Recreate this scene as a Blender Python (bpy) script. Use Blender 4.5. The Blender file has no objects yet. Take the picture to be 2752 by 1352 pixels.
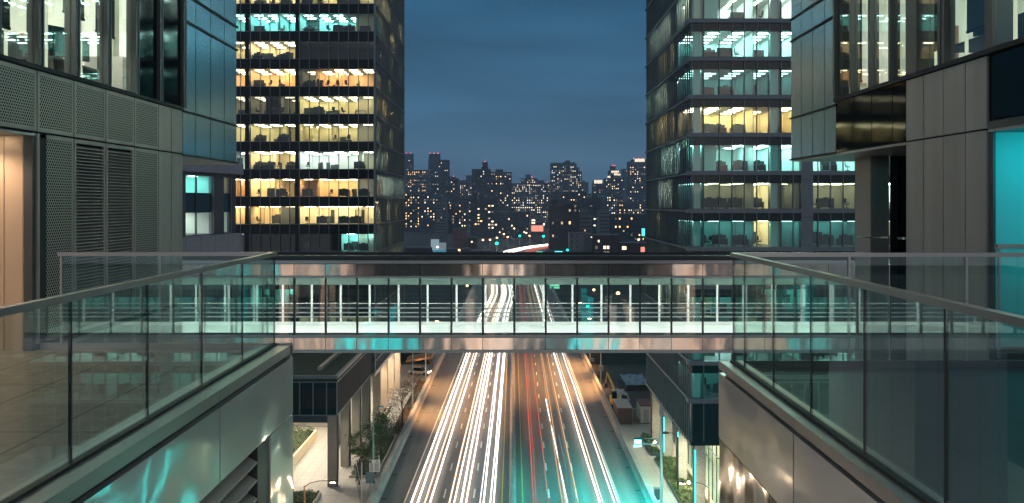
import bpy, math, random
from math import radians as R
random.seed(11)
F = 2400.0; CX = 1378.0; CY = 547.0; H = 33.5      # focal length in photo pixels, vanishing point, eye height
S = bpy.context.scene
COL = S.collection
def XX(px, D): return (px - CX) * D / F
def ZZ(py, D): return H - (py - CY) * D / F
WL = {}                                             # world position of every root

class MB:
    """collects faces and links them as one mesh object"""
    def __init__(s): s.v = []; s.f = []; s.m = []; s.k = 0
    def use(s, k): s.k = k; return s
    def poly(s, pts):
        n = len(s.v); s.v += [tuple(p) for p in pts]
        s.f.append(tuple(range(n, n + len(pts)))); s.m.append(s.k); return s
    def box(s, x0, x1, y0, y1, z0, z1):
        if x0 > x1: x0, x1 = x1, x0
        if y0 > y1: y0, y1 = y1, y0
        if z0 > z1: z0, z1 = z1, z0
        n = len(s.v)
        s.v += [(x0,y0,z0),(x1,y0,z0),(x1,y1,z0),(x0,y1,z0),(x0,y0,z1),(x1,y0,z1),(x1,y1,z1),(x0,y1,z1)]
        for q in ((0,3,2,1),(4,5,6,7),(0,1,5,4),(1,2,6,5),(2,3,7,6),(3,0,4,7)):
            s.f.append(tuple(n+i for i in q)); s.m.append(s.k)
        return s
    def bevbox(s, x0, x1, y0, y1, z0, z1, b):
        """box whose four vertical edges are chamfered"""
        pts = [(x0+b,y0),(x1-b,y0),(x1,y0+b),(x1,y1-b),(x1-b,y1),(x0+b,y1),(x0,y1-b),(x0,y0+b)]
        return s.prism(pts, z0, z1)
    def prism(s, pts, z0, z1):
        n = len(s.v); k = len(pts)
        s.v += [(p[0],p[1],z0) for p in pts] + [(p[0],p[1],z1) for p in pts]
        s.f.append(tuple(n+i for i in reversed(range(k)))); s.m.append(s.k)
        s.f.append(tuple(n+k+i for i in range(k))); s.m.append(s.k)
        for i in range(k):
            j = (i+1) % k
            s.f.append((n+i, n+j, n+k+j, n+k+i)); s.m.append(s.k)
        return s
    def prismy(s, pts, y0, y1):
        """profile in x,z pushed along y"""
        n = len(s.v); k = len(pts)
        s.v += [(p[0],y0,p[1]) for p in pts] + [(p[0],y1,p[1]) for p in pts]
        s.f.append(tuple(n+i for i in range(k))); s.m.append(s.k)
        s.f.append(tuple(n+k+i for i in reversed(range(k)))); s.m.append(s.k)
        for i in range(k):
            j = (i+1) % k
            s.f.append((n+j, n+i, n+k+i, n+k+j)); s.m.append(s.k)
        return s
    def tube(s, path, r, n=6, flat=1.0, r2=None):
        rings = []
        L = len(path)
        for i, p in enumerate(path):
            a = path[max(i-1,0)]; b = path[min(i+1,L-1)]
            d = [b[j]-a[j] for j in range(3)]
            l = math.sqrt(sum(c*c for c in d)) or 1; d = [c/l for c in d]
            up = (0,0,1) if abs(d[2]) < .9 else (0,1,0)
            u = (d[1]*up[2]-d[2]*up[1], d[2]*up[0]-d[0]*up[2], d[0]*up[1]-d[1]*up[0])
            l = math.sqrt(sum(c*c for c in u)) or 1; u = [c/l for c in u]
            w = (u[1]*d[2]-u[2]*d[1], u[2]*d[0]-u[0]*d[2], u[0]*d[1]-u[1]*d[0])
            rr = r if r2 is None else r + (r2-r)*i/(L-1)
            base = len(s.v)
            for k in range(n):
                t = 2*math.pi*k/n; c = math.cos(t)*rr; q = math.sin(t)*rr*flat
                s.v.append(tuple(p[j]+u[j]*c+w[j]*q for j in range(3)))
            rings.append(base)
        for a, b in zip(rings, rings[1:]):
            for k in range(n):
                j = (k+1) % n
                s.f.append((a+k, a+j, b+j, b+k)); s.m.append(s.k)
        s.f.append(tuple(rings[0]+k for k in reversed(range(n)))); s.m.append(s.k)
        s.f.append(tuple(rings[-1]+k for k in range(n))); s.m.append(s.k)
        return s
    def cyl(s, x, y, z0, z1, r, r2=None, n=10):
        return s.tube([(x,y,z0),(x,y,z1)], r, n, 1.0, r2)
    def ball(s, x, y, z, r, n=8, sz=1.0):
        rings = []
        for i in range(1, n//2):
            t = math.pi*i/(n//2); base = len(s.v); rings.append(base)
            for k in range(n):
                a = 2*math.pi*k/n
                s.v.append((x+r*math.sin(t)*math.cos(a), y+r*math.sin(t)*math.sin(a), z+r*sz*math.cos(t)))
        top = len(s.v); s.v.append((x,y,z+r*sz)); bot = len(s.v); s.v.append((x,y,z-r*sz))
        for a, b in zip(rings, rings[1:]):
            for k in range(n):
                j=(k+1)%n; s.f.append((a+k, b+k, b+j, a+j)); s.m.append(s.k)
        for k in range(n):
            j=(k+1)%n
            s.f.append((top, rings[0]+k, rings[0]+j)); s.m.append(s.k)
            s.f.append((bot, rings[-1]+j, rings[-1]+k)); s.m.append(s.k)
        return s
    def build(s, name, mats, parent=None, label=None, cat=None, group=None, kind=None, smooth=False):
        if not isinstance(mats, (list, tuple)): mats = [mats]
        if parent is None:
            xs=[v[0] for v in s.v]; ys=[v[1] for v in s.v]; zs=[v[2] for v in s.v]
            o0 = ((min(xs)+max(xs))/2, (min(ys)+max(ys))/2, min(zs))
        else: o0 = WL[parent.name]
        me = bpy.data.meshes.new(name)
        me.from_pydata([(v[0]-o0[0], v[1]-o0[1], v[2]-o0[2]) for v in s.v], [], s.f)
        for m in mats: me.materials.append(m)
        me.polygons.foreach_set('material_index', s.m)
        if smooth: me.polygons.foreach_set('use_smooth', [True]*len(s.f))
        me.update()
        o = bpy.data.objects.new(name, me); COL.objects.link(o)
        if parent is None: o.location = o0; WL[o.name] = o0
        else: o.parent = parent; WL[o.name] = WL[parent.name]
        tag(o, label, cat, group, kind)
        return o

def tag(o, label=None, cat=None, group=None, kind=None):
    if label: o['label'] = label
    if cat: o['category'] = cat
    if group: o['group'] = group
    if kind: o['kind'] = kind
    return o
def thing(name, label, cat, loc=(0,0,0), group=None):
    o = bpy.data.objects.new(name, None); COL.objects.link(o); o.empty_display_size = .3
    o.location = loc; WL[o.name] = tuple(loc)
    return tag(o, label, cat, group)
def copy_tree(o, loc=None, rz=None, label=None, group=None, parent=None, scale=None):
    c = o.copy(); COL.objects.link(c)
    if parent is not None: c.parent = parent
    if loc is not None: c.location = loc
    if rz is not None: c.rotation_euler = (0,0,rz)
    if scale is not None: c.scale = (scale,)*3
    if label: c['label'] = label
    if group: c['group'] = group
    for ch in o.children: copy_tree(ch, parent=c)
    return c
def box(name, m, b, parent=None, **kw): return MB().box(*b).build(name, m, parent, **kw)

# ------------------------------------------------------------------ materials
def new(name):
    m = bpy.data.materials.new(name); m.use_nodes = True
    return m, m.node_tree.nodes, m.node_tree.links
def pbr(name, col, rough=.5, metal=0.0, var=0.0, scale=3.0, bump=0.0, bscale=None, stretch=(1,1,1), spec=.5, coat=0.0, rvar=0.0):
    m, N, L = new(name); b = N['Principled BSDF']
    b.inputs['Base Color'].default_value = (*col, 1); b.inputs['Roughness'].default_value = rough
    b.inputs['Metallic'].default_value = metal; b.inputs['Specular IOR Level'].default_value = spec
    b.inputs['Coat Weight'].default_value = coat; b.inputs['Coat Roughness'].default_value = .075; b.inputs['Coat IOR'].default_value = 1.9
    if var or bump or rvar:
        tc = N.new('ShaderNodeTexCoord'); mp = N.new('ShaderNodeMapping'); mp.inputs['Scale'].default_value = stretch
        L.new(tc.outputs['Object'], mp.inputs[0])
        nz = N.new('ShaderNodeTexNoise'); nz.inputs['Scale'].default_value = scale; nz.inputs['Detail'].default_value = 6
        L.new(mp.outputs[0], nz.inputs['Vector'])
        if var:
            rp = N.new('ShaderNodeMapRange'); rp.inputs['From Min'].default_value=.3; rp.inputs['From Max'].default_value=.7
            rp.inputs['To Min'].default_value = 1-var; rp.inputs['To Max'].default_value = 1+var
            L.new(nz.outputs['Fac'], rp.inputs['Value'])
            mx = N.new('ShaderNodeMix'); mx.data_type='RGBA'; mx.blend_type='MULTIPLY'; mx.inputs[0].default_value=1
            mx.inputs[6].default_value=(*col,1); L.new(rp.outputs[0], mx.inputs[7]); L.new(mx.outputs[2], b.inputs['Base Color'])
        if rvar:
            rr = N.new('ShaderNodeMapRange'); rr.inputs['From Min'].default_value=.3; rr.inputs['From Max'].default_value=.7
            rr.inputs['To Min'].default_value=max(.02,rough-rvar); rr.inputs['To Max'].default_value=rough+rvar
            L.new(nz.outputs['Fac'], rr.inputs['Value']); L.new(rr.outputs[0], b.inputs['Roughness'])
        if bump:
            n2 = N.new('ShaderNodeTexNoise'); n2.inputs['Scale'].default_value = bscale or scale; n2.inputs['Detail'].default_value = 2
            L.new(mp.outputs[0], n2.inputs['Vector'])
            bp = N.new('ShaderNodeBump'); bp.inputs['Strength'].default_value = 1; bp.inputs['Distance'].default_value = bump
            L.new(n2.outputs['Fac'], bp.inputs['Height']); L.new(bp.outputs[0], b.inputs['Coat Normal' if coat else 'Normal'])
    return m
def glass(name, tint, r0=.05, r1=.7, rough=.015, gcol=(1,1,1), wav=0.0, wscale=.8, pwr=4.5):
    """sheet of glass: clear tinted transmission plus a reflection that grows towards grazing view"""
    m, N, L = new(name); N.remove(N['Principled BSDF'])
    t = N.new('ShaderNodeBsdfTransparent'); t.inputs[0].default_value = (*tint,1)
    g = N.new('ShaderNodeBsdfGlossy'); g.inputs['Roughness'].default_value = rough; g.inputs[0].default_value = (*gcol,1)
    lw = N.new('ShaderNodeLayerWeight'); lw.inputs['Blend'].default_value = .5
    pw = N.new('ShaderNodeMath'); pw.operation='POWER'; pw.inputs[1].default_value = pwr
    ma = N.new('ShaderNodeMath'); ma.operation='MULTIPLY_ADD'; ma.inputs[1].default_value = r1-r0; ma.inputs[2].default_value = r0
    mx = N.new('ShaderNodeMixShader')
    L.new(lw.outputs['Facing'], pw.inputs[0]); L.new(pw.outputs[0], ma.inputs[0]); L.new(ma.outputs[0], mx.inputs[0])
    L.new(t.outputs[0], mx.inputs[1]); L.new(g.outputs[0], mx.inputs[2]); L.new(mx.outputs[0], N['Material Output'].inputs[0])
    if wav:
        tc = N.new('ShaderNodeTexCoord'); nz = N.new('ShaderNodeTexNoise'); nz.inputs['Scale'].default_value = wscale
        nz.inputs['Detail'].default_value = 0
        bp = N.new('ShaderNodeBump'); bp.inputs['Distance'].default_value = wav
        L.new(tc.outputs['Object'], nz.inputs['Vector']); L.new(nz.outputs['Fac'], bp.inputs['Height']); L.new(bp.outputs[0], g.inputs['Normal'])
    return m
def emis(name, col, s, sample=True, base=.0):
    m, N, L = new(name); b = N['Principled BSDF']
    b.inputs['Base Color'].default_value = (base,base,base,1)
    b.inputs['Emission Color'].default_value = (*col,1); b.inputs['Emission Strength'].default_value = s
    b.inputs['Roughness'].default_value = .6
    if not sample: m.cycles.emission_sampling = 'NONE'
    return m
def holes(name, col, pitch, rad, rough=.4):
    """metal sheet punched with staggered round holes (plane y,z)"""
    m, N, L = new(name); b = N['Principled BSDF']
    b.inputs['Roughness'].default_value = rough; b.inputs['Metallic'].default_value = .6
    tc = N.new('ShaderNodeTexCoord'); sp = N.new('ShaderNodeSeparateXYZ'); L.new(tc.outputs['Object'], sp.inputs[0])
    def mth(op, a, c=None):
        n = N.new('ShaderNodeMath'); n.operation = op
        for i, q in enumerate((a, c)):
            if q is None: continue
            if isinstance(q, (int,float)): n.inputs[i].default_value = q
            else: L.new(q, n.inputs[i])
        return n.outputs[0]
    v = mth('DIVIDE', sp.outputs['Z'], pitch*.72); row = mth('FLOOR', v)
    off = mth('MULTIPLY', mth('MODULO', mth('ADD', row, 1000), 2), .5)
    u = mth('ADD', mth('DIVIDE', sp.outputs['Y'], pitch), off)
    du = mth('MULTIPLY', mth('SUBTRACT', mth('FRACT', u), .5), pitch)
    dv = mth('MULTIPLY', mth('SUBTRACT', mth('FRACT', v), .5), pitch*.72)
    d = mth('SQRT', mth('ADD', mth('MULTIPLY', du, du), mth('MULTIPLY', dv, dv)))
    hole = mth('LESS_THAN', d, rad)
    mx = N.new('ShaderNodeMix'); mx.data_type='RGBA'; L.new(hole, mx.inputs[0])
    mx.inputs[6].default_value=(*col,1); mx.inputs[7].default_value=(.004,.006,.006,1)
    L.new(mx.outputs[2], b.inputs['Base Color'])
    mm = mth('MULTIPLY', mth('SUBTRACT', 1, hole), .6); L.new(mm, b.inputs['Metallic'])
    ss = mth('MULTIPLY', mth('SUBTRACT', 1, hole), .5); L.new(ss, b.inputs['Specular IOR Level'])
    return m
def curtain_mat(name, col):
    m, N, L = new(name); N.remove(N['Principled BSDF'])
    d = N.new('ShaderNodeBsdfDiffuse'); t = N.new('ShaderNodeBsdfTranslucent'); mx = N.new('ShaderNodeMixShader'); mx.inputs[0].default_value=.65
    d.inputs[0].default_value=(*col,1); t.inputs[0].default_value=(*col,1)
    L.new(d.outputs[0], mx.inputs[1]); L.new(t.outputs[0], mx.inputs[2]); L.new(mx.outputs[0], N['Material Output'].inputs[0]); return m
def tiles(name, c1, c2, mortar, bw, rh, rough=.6, msize=.012, rot=0, offset=0.0):
    m, N, L = new(name); b = N['Principled BSDF']; b.inputs['Roughness'].default_value = rough
    tc = N.new('ShaderNodeTexCoord'); mp = N.new('ShaderNodeMapping'); mp.inputs['Rotation'].default_value=(0,0,rot)
    L.new(tc.outputs['Object'], mp.inputs[0])
    br = N.new('ShaderNodeTexBrick'); br.offset = offset; br.inputs['Scale'].default_value=1
    br.inputs['Brick Width'].default_value=bw; br.inputs['Row Height'].default_value=rh; br.inputs['Mortar Size'].default_value=msize
    br.inputs['Mortar Smooth'].default_value=.1
    br.inputs['Color1'].default_value=(*c1,1); br.inputs['Color2'].default_value=(*c2,1); br.inputs['Mortar'].default_value=(*mortar,1)
    L.new(mp.outputs[0], br.inputs['Vector'])
    nz = N.new('ShaderNodeTexNoise'); nz.inputs['Scale'].default_value=9; nz.inputs['Detail'].default_value=8
    L.new(tc.outputs['Object'], nz.inputs['Vector'])
    rp = N.new('ShaderNodeMapRange'); rp.inputs['From Min'].default_value=.3; rp.inputs['From Max'].default_value=.7; rp.inputs['To Min'].default_value=.7; rp.inputs['To Max'].default_value=1.25
    L.new(nz.outputs['Fac'], rp.inputs['Value'])
    mx = N.new('ShaderNodeMix'); mx.data_type='RGBA'; mx.blend_type='MULTIPLY'; mx.inputs[0].default_value=1
    L.new(br.outputs['Color'], mx.inputs[6]); L.new(rp.outputs[0], mx.inputs[7]); L.new(mx.outputs[2], b.inputs['Base Color'])
    return m

M = {}
M['alu'] = pbr('satin_aluminium', (.42,.375,.325), .4, .3, .13, 1.6, stretch=(2,2,.2))
M['alu_dark'] = pbr('dark_anodised_metal', (.06,.066,.07), .4, .3, .1, 1)
M['black'] = pbr('black_rubber_joint', (.006,.007,.008), .6)
M['tan'] = pbr('bronze_panel', (.46,.36,.28), .38, .3, .05, .7)
M['perf'] = holes('perforated_sheet', (.40,.36,.315), .047, .0135)
M['panel_r'] = pbr('taupe_metal_panel', (.40,.36,.325), .4, .3, .12, 1.6, stretch=(2,2,.2))
M['rail'] = pbr('brushed_handrail_steel', (.40,.385,.37), .3, .9, .06, .8)
M['wavy'] = pbr('brushed_steel_wavy_panel', (.62,.60,.585), .34, .55, .05, .6, bump=.085, bscale=.42, stretch=(1,1,1.6), coat=1.0)
M['mirror'] = pbr('polished_wavy_steel', (.52,.48,.46), .09, 1, .04, .6, bump=.06, bscale=.7)
M['fascia'] = pbr('brushed_steel_fascia', (.45,.425,.41), .11, .85, .04, .8, bump=.04, bscale=.55, stretch=(1,1,.35))
M['fasciatrim'] = pbr('fascia_trim', (.32,.32,.34), .35, .8)
M['roofdark'] = pbr('dark_roof_membrane', (.018,.022,.026), .5, 0, .2, 2)
M['deck_l'] = tiles('pale_stone_paving', (.235,.22,.20), (.21,.20,.182), (.03,.03,.03), .9, 1.8, .36)
M['deck_r'] = tiles('dark_slate_paving', (.034,.040,.043), (.029,.035,.038), (.006,.007,.008), .9, 1.8, .35)
M['gl_rail'] = glass('railing_glass', (.89,.96,.945), .04, .9, gcol=(.86,1,.98), wav=.0006, pwr=2.9)
M['gl_edge'] = pbr('green_glass_edge', (.02,.08,.07), .2)
M['gl_bridge'] = glass('bridge_glass', (.86,.95,.92), .03, .5, wav=.0008)
M['gl_win'] = glass('office_window_glass', (.90,.95,.92), .05, .6, wav=.0006)
M['gl_towerr'] = glass('teal_tower_glass', (.66,.93,.885), .05, .5)
M['gl_tower'] = glass('tower_glass', (.82,.93,.90), .05, .6)
M['gl_dark'] = pbr('dark_tinted_glass', (.004,.010,.012), .05, 0, 0, spec=.10, bump=.0006, bscale=.9)
M['gl_blue'] = pbr('blue_reflective_glass', (.006,.095,.21), .22, 1)
M['spandrel'] = pbr('dark_spandrel_glass', (.004,.008,.011), .1, 0, .2, 1.5, spec=.16)
M['spandrel_t'] = pbr('teal_spandrel_glass', (.004,.020,.024), .1, 0, .2, 1.5, spec=.2)
M['mull'] = pbr('grey_mullion', (.085,.10,.115), .4, .3)
M['fin'] = pbr('blue_grey_fin', (.09,.12,.14), .45, .3, .15, .5)
M['band'] = pbr('grey_slab_edge', (.105,.13,.155), .5, .2, .06, .7)
M['lilac'] = tiles('lilac_panel', (.21,.21,.255), (.2,.2,.245), (.05,.05,.065), 2.2, 1.6, .4, .03, rot=0)
M['asphalt'] = None
M['white'] = pbr('white_paint', (.75,.76,.74), .45)
M['whitefloor'] = pbr('pale_terrazzo', (.72,.74,.71), .4, 0, .05, 4)
M['soffit'] = pbr('soffit_panel', (.35,.34,.33), .35, .5)
M['furn'] = pbr('dark_furniture', (.018,.03,.035), .5)
M['chairm'] = pbr('chair_fabric', (.012,.018,.02), .7)
M['blind'] = pbr('roller_blind', (.05,.085,.075), .8)
M['screen'] = pbr('monitor_screen', (.01,.05,.06), .15)
M['wood'] = pbr('door_wood', (.20,.11,.05), .5, 0, .2, 4)
def wallm(n, c): return pbr('room_wall_'+n, c, .8)
ROOM = {  # wall colour, lamp colour, lamp strength
 'cream': ((.78,.66,.45), (1,.80,.52), 22), 'yellow': ((.70,.62,.40), (1,.84,.50), 13), 'orange': ((.80,.54,.31), (1,.70,.40), 21),
 'white': ((.80,.82,.78), (.92,1,.93), 26), 'teal': ((.36,.70,.67), (.55,1,.96), 17), 'cool': ((.62,.82,.78), (.72,1,.96), 27),
 'dim': ((.45,.42,.34), (1,.82,.56), 4.5), 'dimteal': ((.16,.36,.36), (.55,1,.95), 5), 'dark': ((.05,.06,.06), (.7,1,.9), .5), 'warm': ((.80,.62,.38), (1,.74,.42), 26)}
for k, (w, lc, ls) in ROOM.items():
    M['w_'+k] = wallm(k, w); M['l_'+k] = emis('lamp_'+k, lc, ls, base=.8)
M['curtain'] = curtain_mat('pale_curtain', (.80,.78,.66))
M['carpet'] = pbr('office_carpet', (.10,.10,.10), .9)
M['ceil'] = pbr('acoustic_ceiling', (.62,.62,.58), .8)
M['conc'] = pbr('barrier_concrete', (.30,.285,.265), .7, 0, .22, 1.6, stretch=(1,.25,1))
M['paving'] = tiles('plaza_paving', (.33,.32,.30), (.30,.29,.275), (.14,.135,.13), 1.5, 1.5, .6, .02)
M['paving_b'] = tiles('sidewalk_paving', (.36,.33,.29), (.34,.31,.275), (.17,.16,.14), 2.4, 2.4, .6, .025)
M['ground'] = pbr('city_ground', (.020,.021,.023), .9, 0, .3, .05)
M['bark'] = pbr('bark', (.055,.04,.03), .9, 0, .3, 8)
M['leaf'] = pbr('green_leaf', (.045,.075,.022), .6, 0, .35, 2)
M['leafb'] = pbr('autumn_leaf', (.11,.065,.03), .6, 0, .35, 2)
M['grass'] = pbr('grass_blade', (.06,.095,.022), .7, 0, .4, 1)
M['soil'] = pbr('soil', (.03,.025,.018), .9)
M['pole'] = pbr('galvanised_pole', (.34,.35,.36), .4, .7)
M['pole_b'] = pbr('black_pole', (.02,.021,.022), .4)
M['redbrown'] = pbr('red_brown_wall', (.11,.045,.035), .7, 0, .15, .8)
M['whitebox'] = pbr('white_container', (.55,.53,.50), .6, 0, .08, 1)
M['yellow'] = pbr('yellow_machine_paint', (.55,.33,.03), .45, 0, .15, 2)
M['tarp'] = pbr('blue_tarp', (.10,.20,.28), .6, 0, .2, 1.5)
M['orange_p'] = pbr('orange_canopy', (.26,.12,.04), .6)
M['signw'] = pbr('sign_white', (.55,.56,.54), .5)
M['signk'] = pbr('sign_black', (.02,.02,.02), .6)
M['signg'] = pbr('sign_green', (.0,.22,.11), .5)
M['signb'] = pbr('sign_blue', (.03,.06,.32), .5)
M['signy'] = pbr('sign_yellow', (.62,.55,.15), .5)
M['fence'] = glass('chain_link_mesh', (.72,.74,.74), .05, .3, .5, (.4,.42,.42))
def asphalt():
    m, N, L = new('asphalt'); b = N['Principled BSDF']; b.inputs['Roughness'].default_value=.62
    tc = N.new('ShaderNodeTexCoord')
    n1 = N.new('ShaderNodeTexNoise'); n1.inputs['Scale'].default_value=2.2; n1.inputs['Detail'].default_value=10; n1.inputs['Roughness'].default_value=.7
    mp = N.new('ShaderNodeMapping'); mp.inputs['Scale'].default_value=(.9,.03,1)
    n2 = N.new('ShaderNodeTexNoise'); n2.inputs['Scale'].default_value=1.1; n2.inputs['Detail'].default_value=3
    L.new(tc.outputs['Object'], n1.inputs['Vector']); L.new(tc.outputs['Object'], mp.inputs[0]); L.new(mp.outputs[0], n2.inputs['Vector'])
    ad = N.new('ShaderNodeMath'); ad.operation='ADD'; L.new(n1.outputs['Fac'], ad.inputs[0]); L.new(n2.outputs['Fac'], ad.inputs[1])
    cr = N.new('ShaderNodeValToRGB'); cr.color_ramp.elements[0].position=.35; cr.color_ramp.elements[0].color=(.085,.083,.081,1)
    cr.color_ramp.elements[1].position=.68; cr.color_ramp.elements[1].color=(.185,.178,.172,1)
    mh = N.new('ShaderNodeMath'); mh.operation='MULTIPLY'; mh.inputs[1].default_value=.5
    L.new(ad.outputs[0], mh.inputs[0]); L.new(mh.outputs[0], cr.inputs[0]); L.new(cr.outputs[0], b.inputs['Base Color'])
    n3 = N.new('ShaderNodeTexNoise'); n3.inputs['Scale'].default_value=40
    L.new(tc.outputs['Object'], n3.inputs['Vector'])
    bp = N.new('ShaderNodeBump'); bp.inputs['Distance'].default_value=.01; bp.inputs['Strength'].default_value=.6
    L.new(n3.outputs['Fac'], bp.inputs['Height']); L.new(bp.outputs[0], b.inputs['Normal'])
    return m
M['asphalt'] = asphalt()

# ------------------------------------------------------------------ world, sun, camera
def world():
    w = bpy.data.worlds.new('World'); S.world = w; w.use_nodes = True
    N = w.node_tree.nodes; L = w.node_tree.links; N.clear()
    out = N.new('ShaderNodeOutputWorld')
    sky = N.new('ShaderNodeTexSky'); sky.sky_type='NISHITA'; sky.sun_disc=False; sky.sun_elevation=R(1.0); sky.sun_rotation=R(180)
    b1 = N.new('ShaderNodeBackground'); b1.inputs[1].default_value=.0012; L.new(sky.outputs[0], b1.inputs[0])
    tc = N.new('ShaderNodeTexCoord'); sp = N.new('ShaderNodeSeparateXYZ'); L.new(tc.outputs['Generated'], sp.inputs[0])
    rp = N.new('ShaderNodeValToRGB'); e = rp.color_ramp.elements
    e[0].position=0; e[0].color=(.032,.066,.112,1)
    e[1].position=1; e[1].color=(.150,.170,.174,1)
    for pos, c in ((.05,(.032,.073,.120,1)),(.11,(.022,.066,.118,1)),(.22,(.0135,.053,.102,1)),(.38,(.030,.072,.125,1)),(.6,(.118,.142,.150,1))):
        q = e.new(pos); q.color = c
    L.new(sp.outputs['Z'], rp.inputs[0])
    mp = N.new('ShaderNodeMapping'); mp.inputs['Scale'].default_value=(1.0,1.0,9)
    nz = N.new('ShaderNodeTexNoise'); nz.inputs['Scale'].default_value=3.0; nz.inputs['Detail'].default_value=5
    L.new(tc.outputs['Generated'], mp.inputs[0]); L.new(mp.outputs[0], nz.inputs['Vector'])
    mr = N.new('ShaderNodeMapRange'); mr.inputs['From Min'].default_value=.3; mr.inputs['From Max'].default_value=.7
    mr.inputs['To Min'].default_value=.80; mr.inputs['To Max'].default_value=1.15; L.new(nz.outputs['Fac'], mr.inputs['Value'])
    mx = N.new('ShaderNodeMix'); mx.data_type='RGBA'; mx.blend_type='MULTIPLY'; mx.inputs[0].default_value=1
    L.new(rp.outputs[0], mx.inputs[6]); L.new(mr.outputs[0], mx.inputs[7])
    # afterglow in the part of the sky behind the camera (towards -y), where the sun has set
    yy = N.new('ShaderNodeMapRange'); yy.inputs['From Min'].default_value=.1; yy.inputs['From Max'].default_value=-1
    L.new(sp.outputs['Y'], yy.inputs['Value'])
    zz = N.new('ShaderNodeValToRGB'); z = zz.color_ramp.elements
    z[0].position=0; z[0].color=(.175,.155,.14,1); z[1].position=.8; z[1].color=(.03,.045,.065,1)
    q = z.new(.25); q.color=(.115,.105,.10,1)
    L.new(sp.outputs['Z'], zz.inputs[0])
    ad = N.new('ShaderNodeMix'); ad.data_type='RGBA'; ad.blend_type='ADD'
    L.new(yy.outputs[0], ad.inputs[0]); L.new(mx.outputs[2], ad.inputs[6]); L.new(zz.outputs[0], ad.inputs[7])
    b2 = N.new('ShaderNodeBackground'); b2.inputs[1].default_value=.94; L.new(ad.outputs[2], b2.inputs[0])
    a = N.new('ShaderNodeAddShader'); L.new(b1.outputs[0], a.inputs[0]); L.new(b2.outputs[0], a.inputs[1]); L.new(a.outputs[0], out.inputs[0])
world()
def lamp(name, kind, loc, energy, col, size=.2, rot=None, spot=None, parent=None):
    d = bpy.data.lights.new(name, kind); d.energy = energy; d.color = col
    if kind == 'AREA': d.size = size
    elif kind in ('POINT','SPOT'): d.shadow_soft_size = size
    if kind == 'SPOT': d.spot_size = R(spot or 120); d.spot_blend = .6
    o = bpy.data.objects.new(name, d); COL.objects.link(o); o.location = loc
    if rot: o.rotation_euler = rot
    if parent is not None:
        w = WL[parent.name]; o.parent = parent; o.location = tuple(loc[i]-w[i] for i in range(3))
    return o
sun = bpy.data.lights.new('sun', 'SUN'); sun.energy=.05; sun.angle=R(20); sun.color=(1,.83,.66)
so = bpy.data.objects.new('sun', sun); COL.objects.link(so); so.rotation_euler=(R(80),0,R(8)); so.location=(0,-50,80)
cam = bpy.data.cameras.new('camera'); co = bpy.data.objects.new('camera', cam); COL.objects.link(co); S.camera = co
co.location=(0,0,H); co.rotation_euler=(R(90),0,0); cam.sensor_width=36; cam.lens=36*F/2752
cam.shift_y=-(676-CY)/2752; cam.shift_x=-(CX-1376)/2752; cam.clip_end=6000; cam.clip_start=.05
S.view_settings.view_transform='Standard'; S.view_settings.look='None'; S.view_settings.exposure=1.15; S.view_settings.gamma=1
S.render.engine='CYCLES'
c = S.cycles; c.use_denoising=True; c.max_bounces=7; c.diffuse_bounces=3; c.glossy_bounces=3; c.transparent_max_bounces=28
c.transmission_bounces=4; c.sample_clamp_indirect=4; c.caustics_reflective=False; c.caustics_refractive=False; c.use_light_tree=True
try: c.denoiser='OPENIMAGEDENOISE'
except Exception: pass
M['down'] = emis('warm_downlight', (1,.9,.7), 40)
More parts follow.
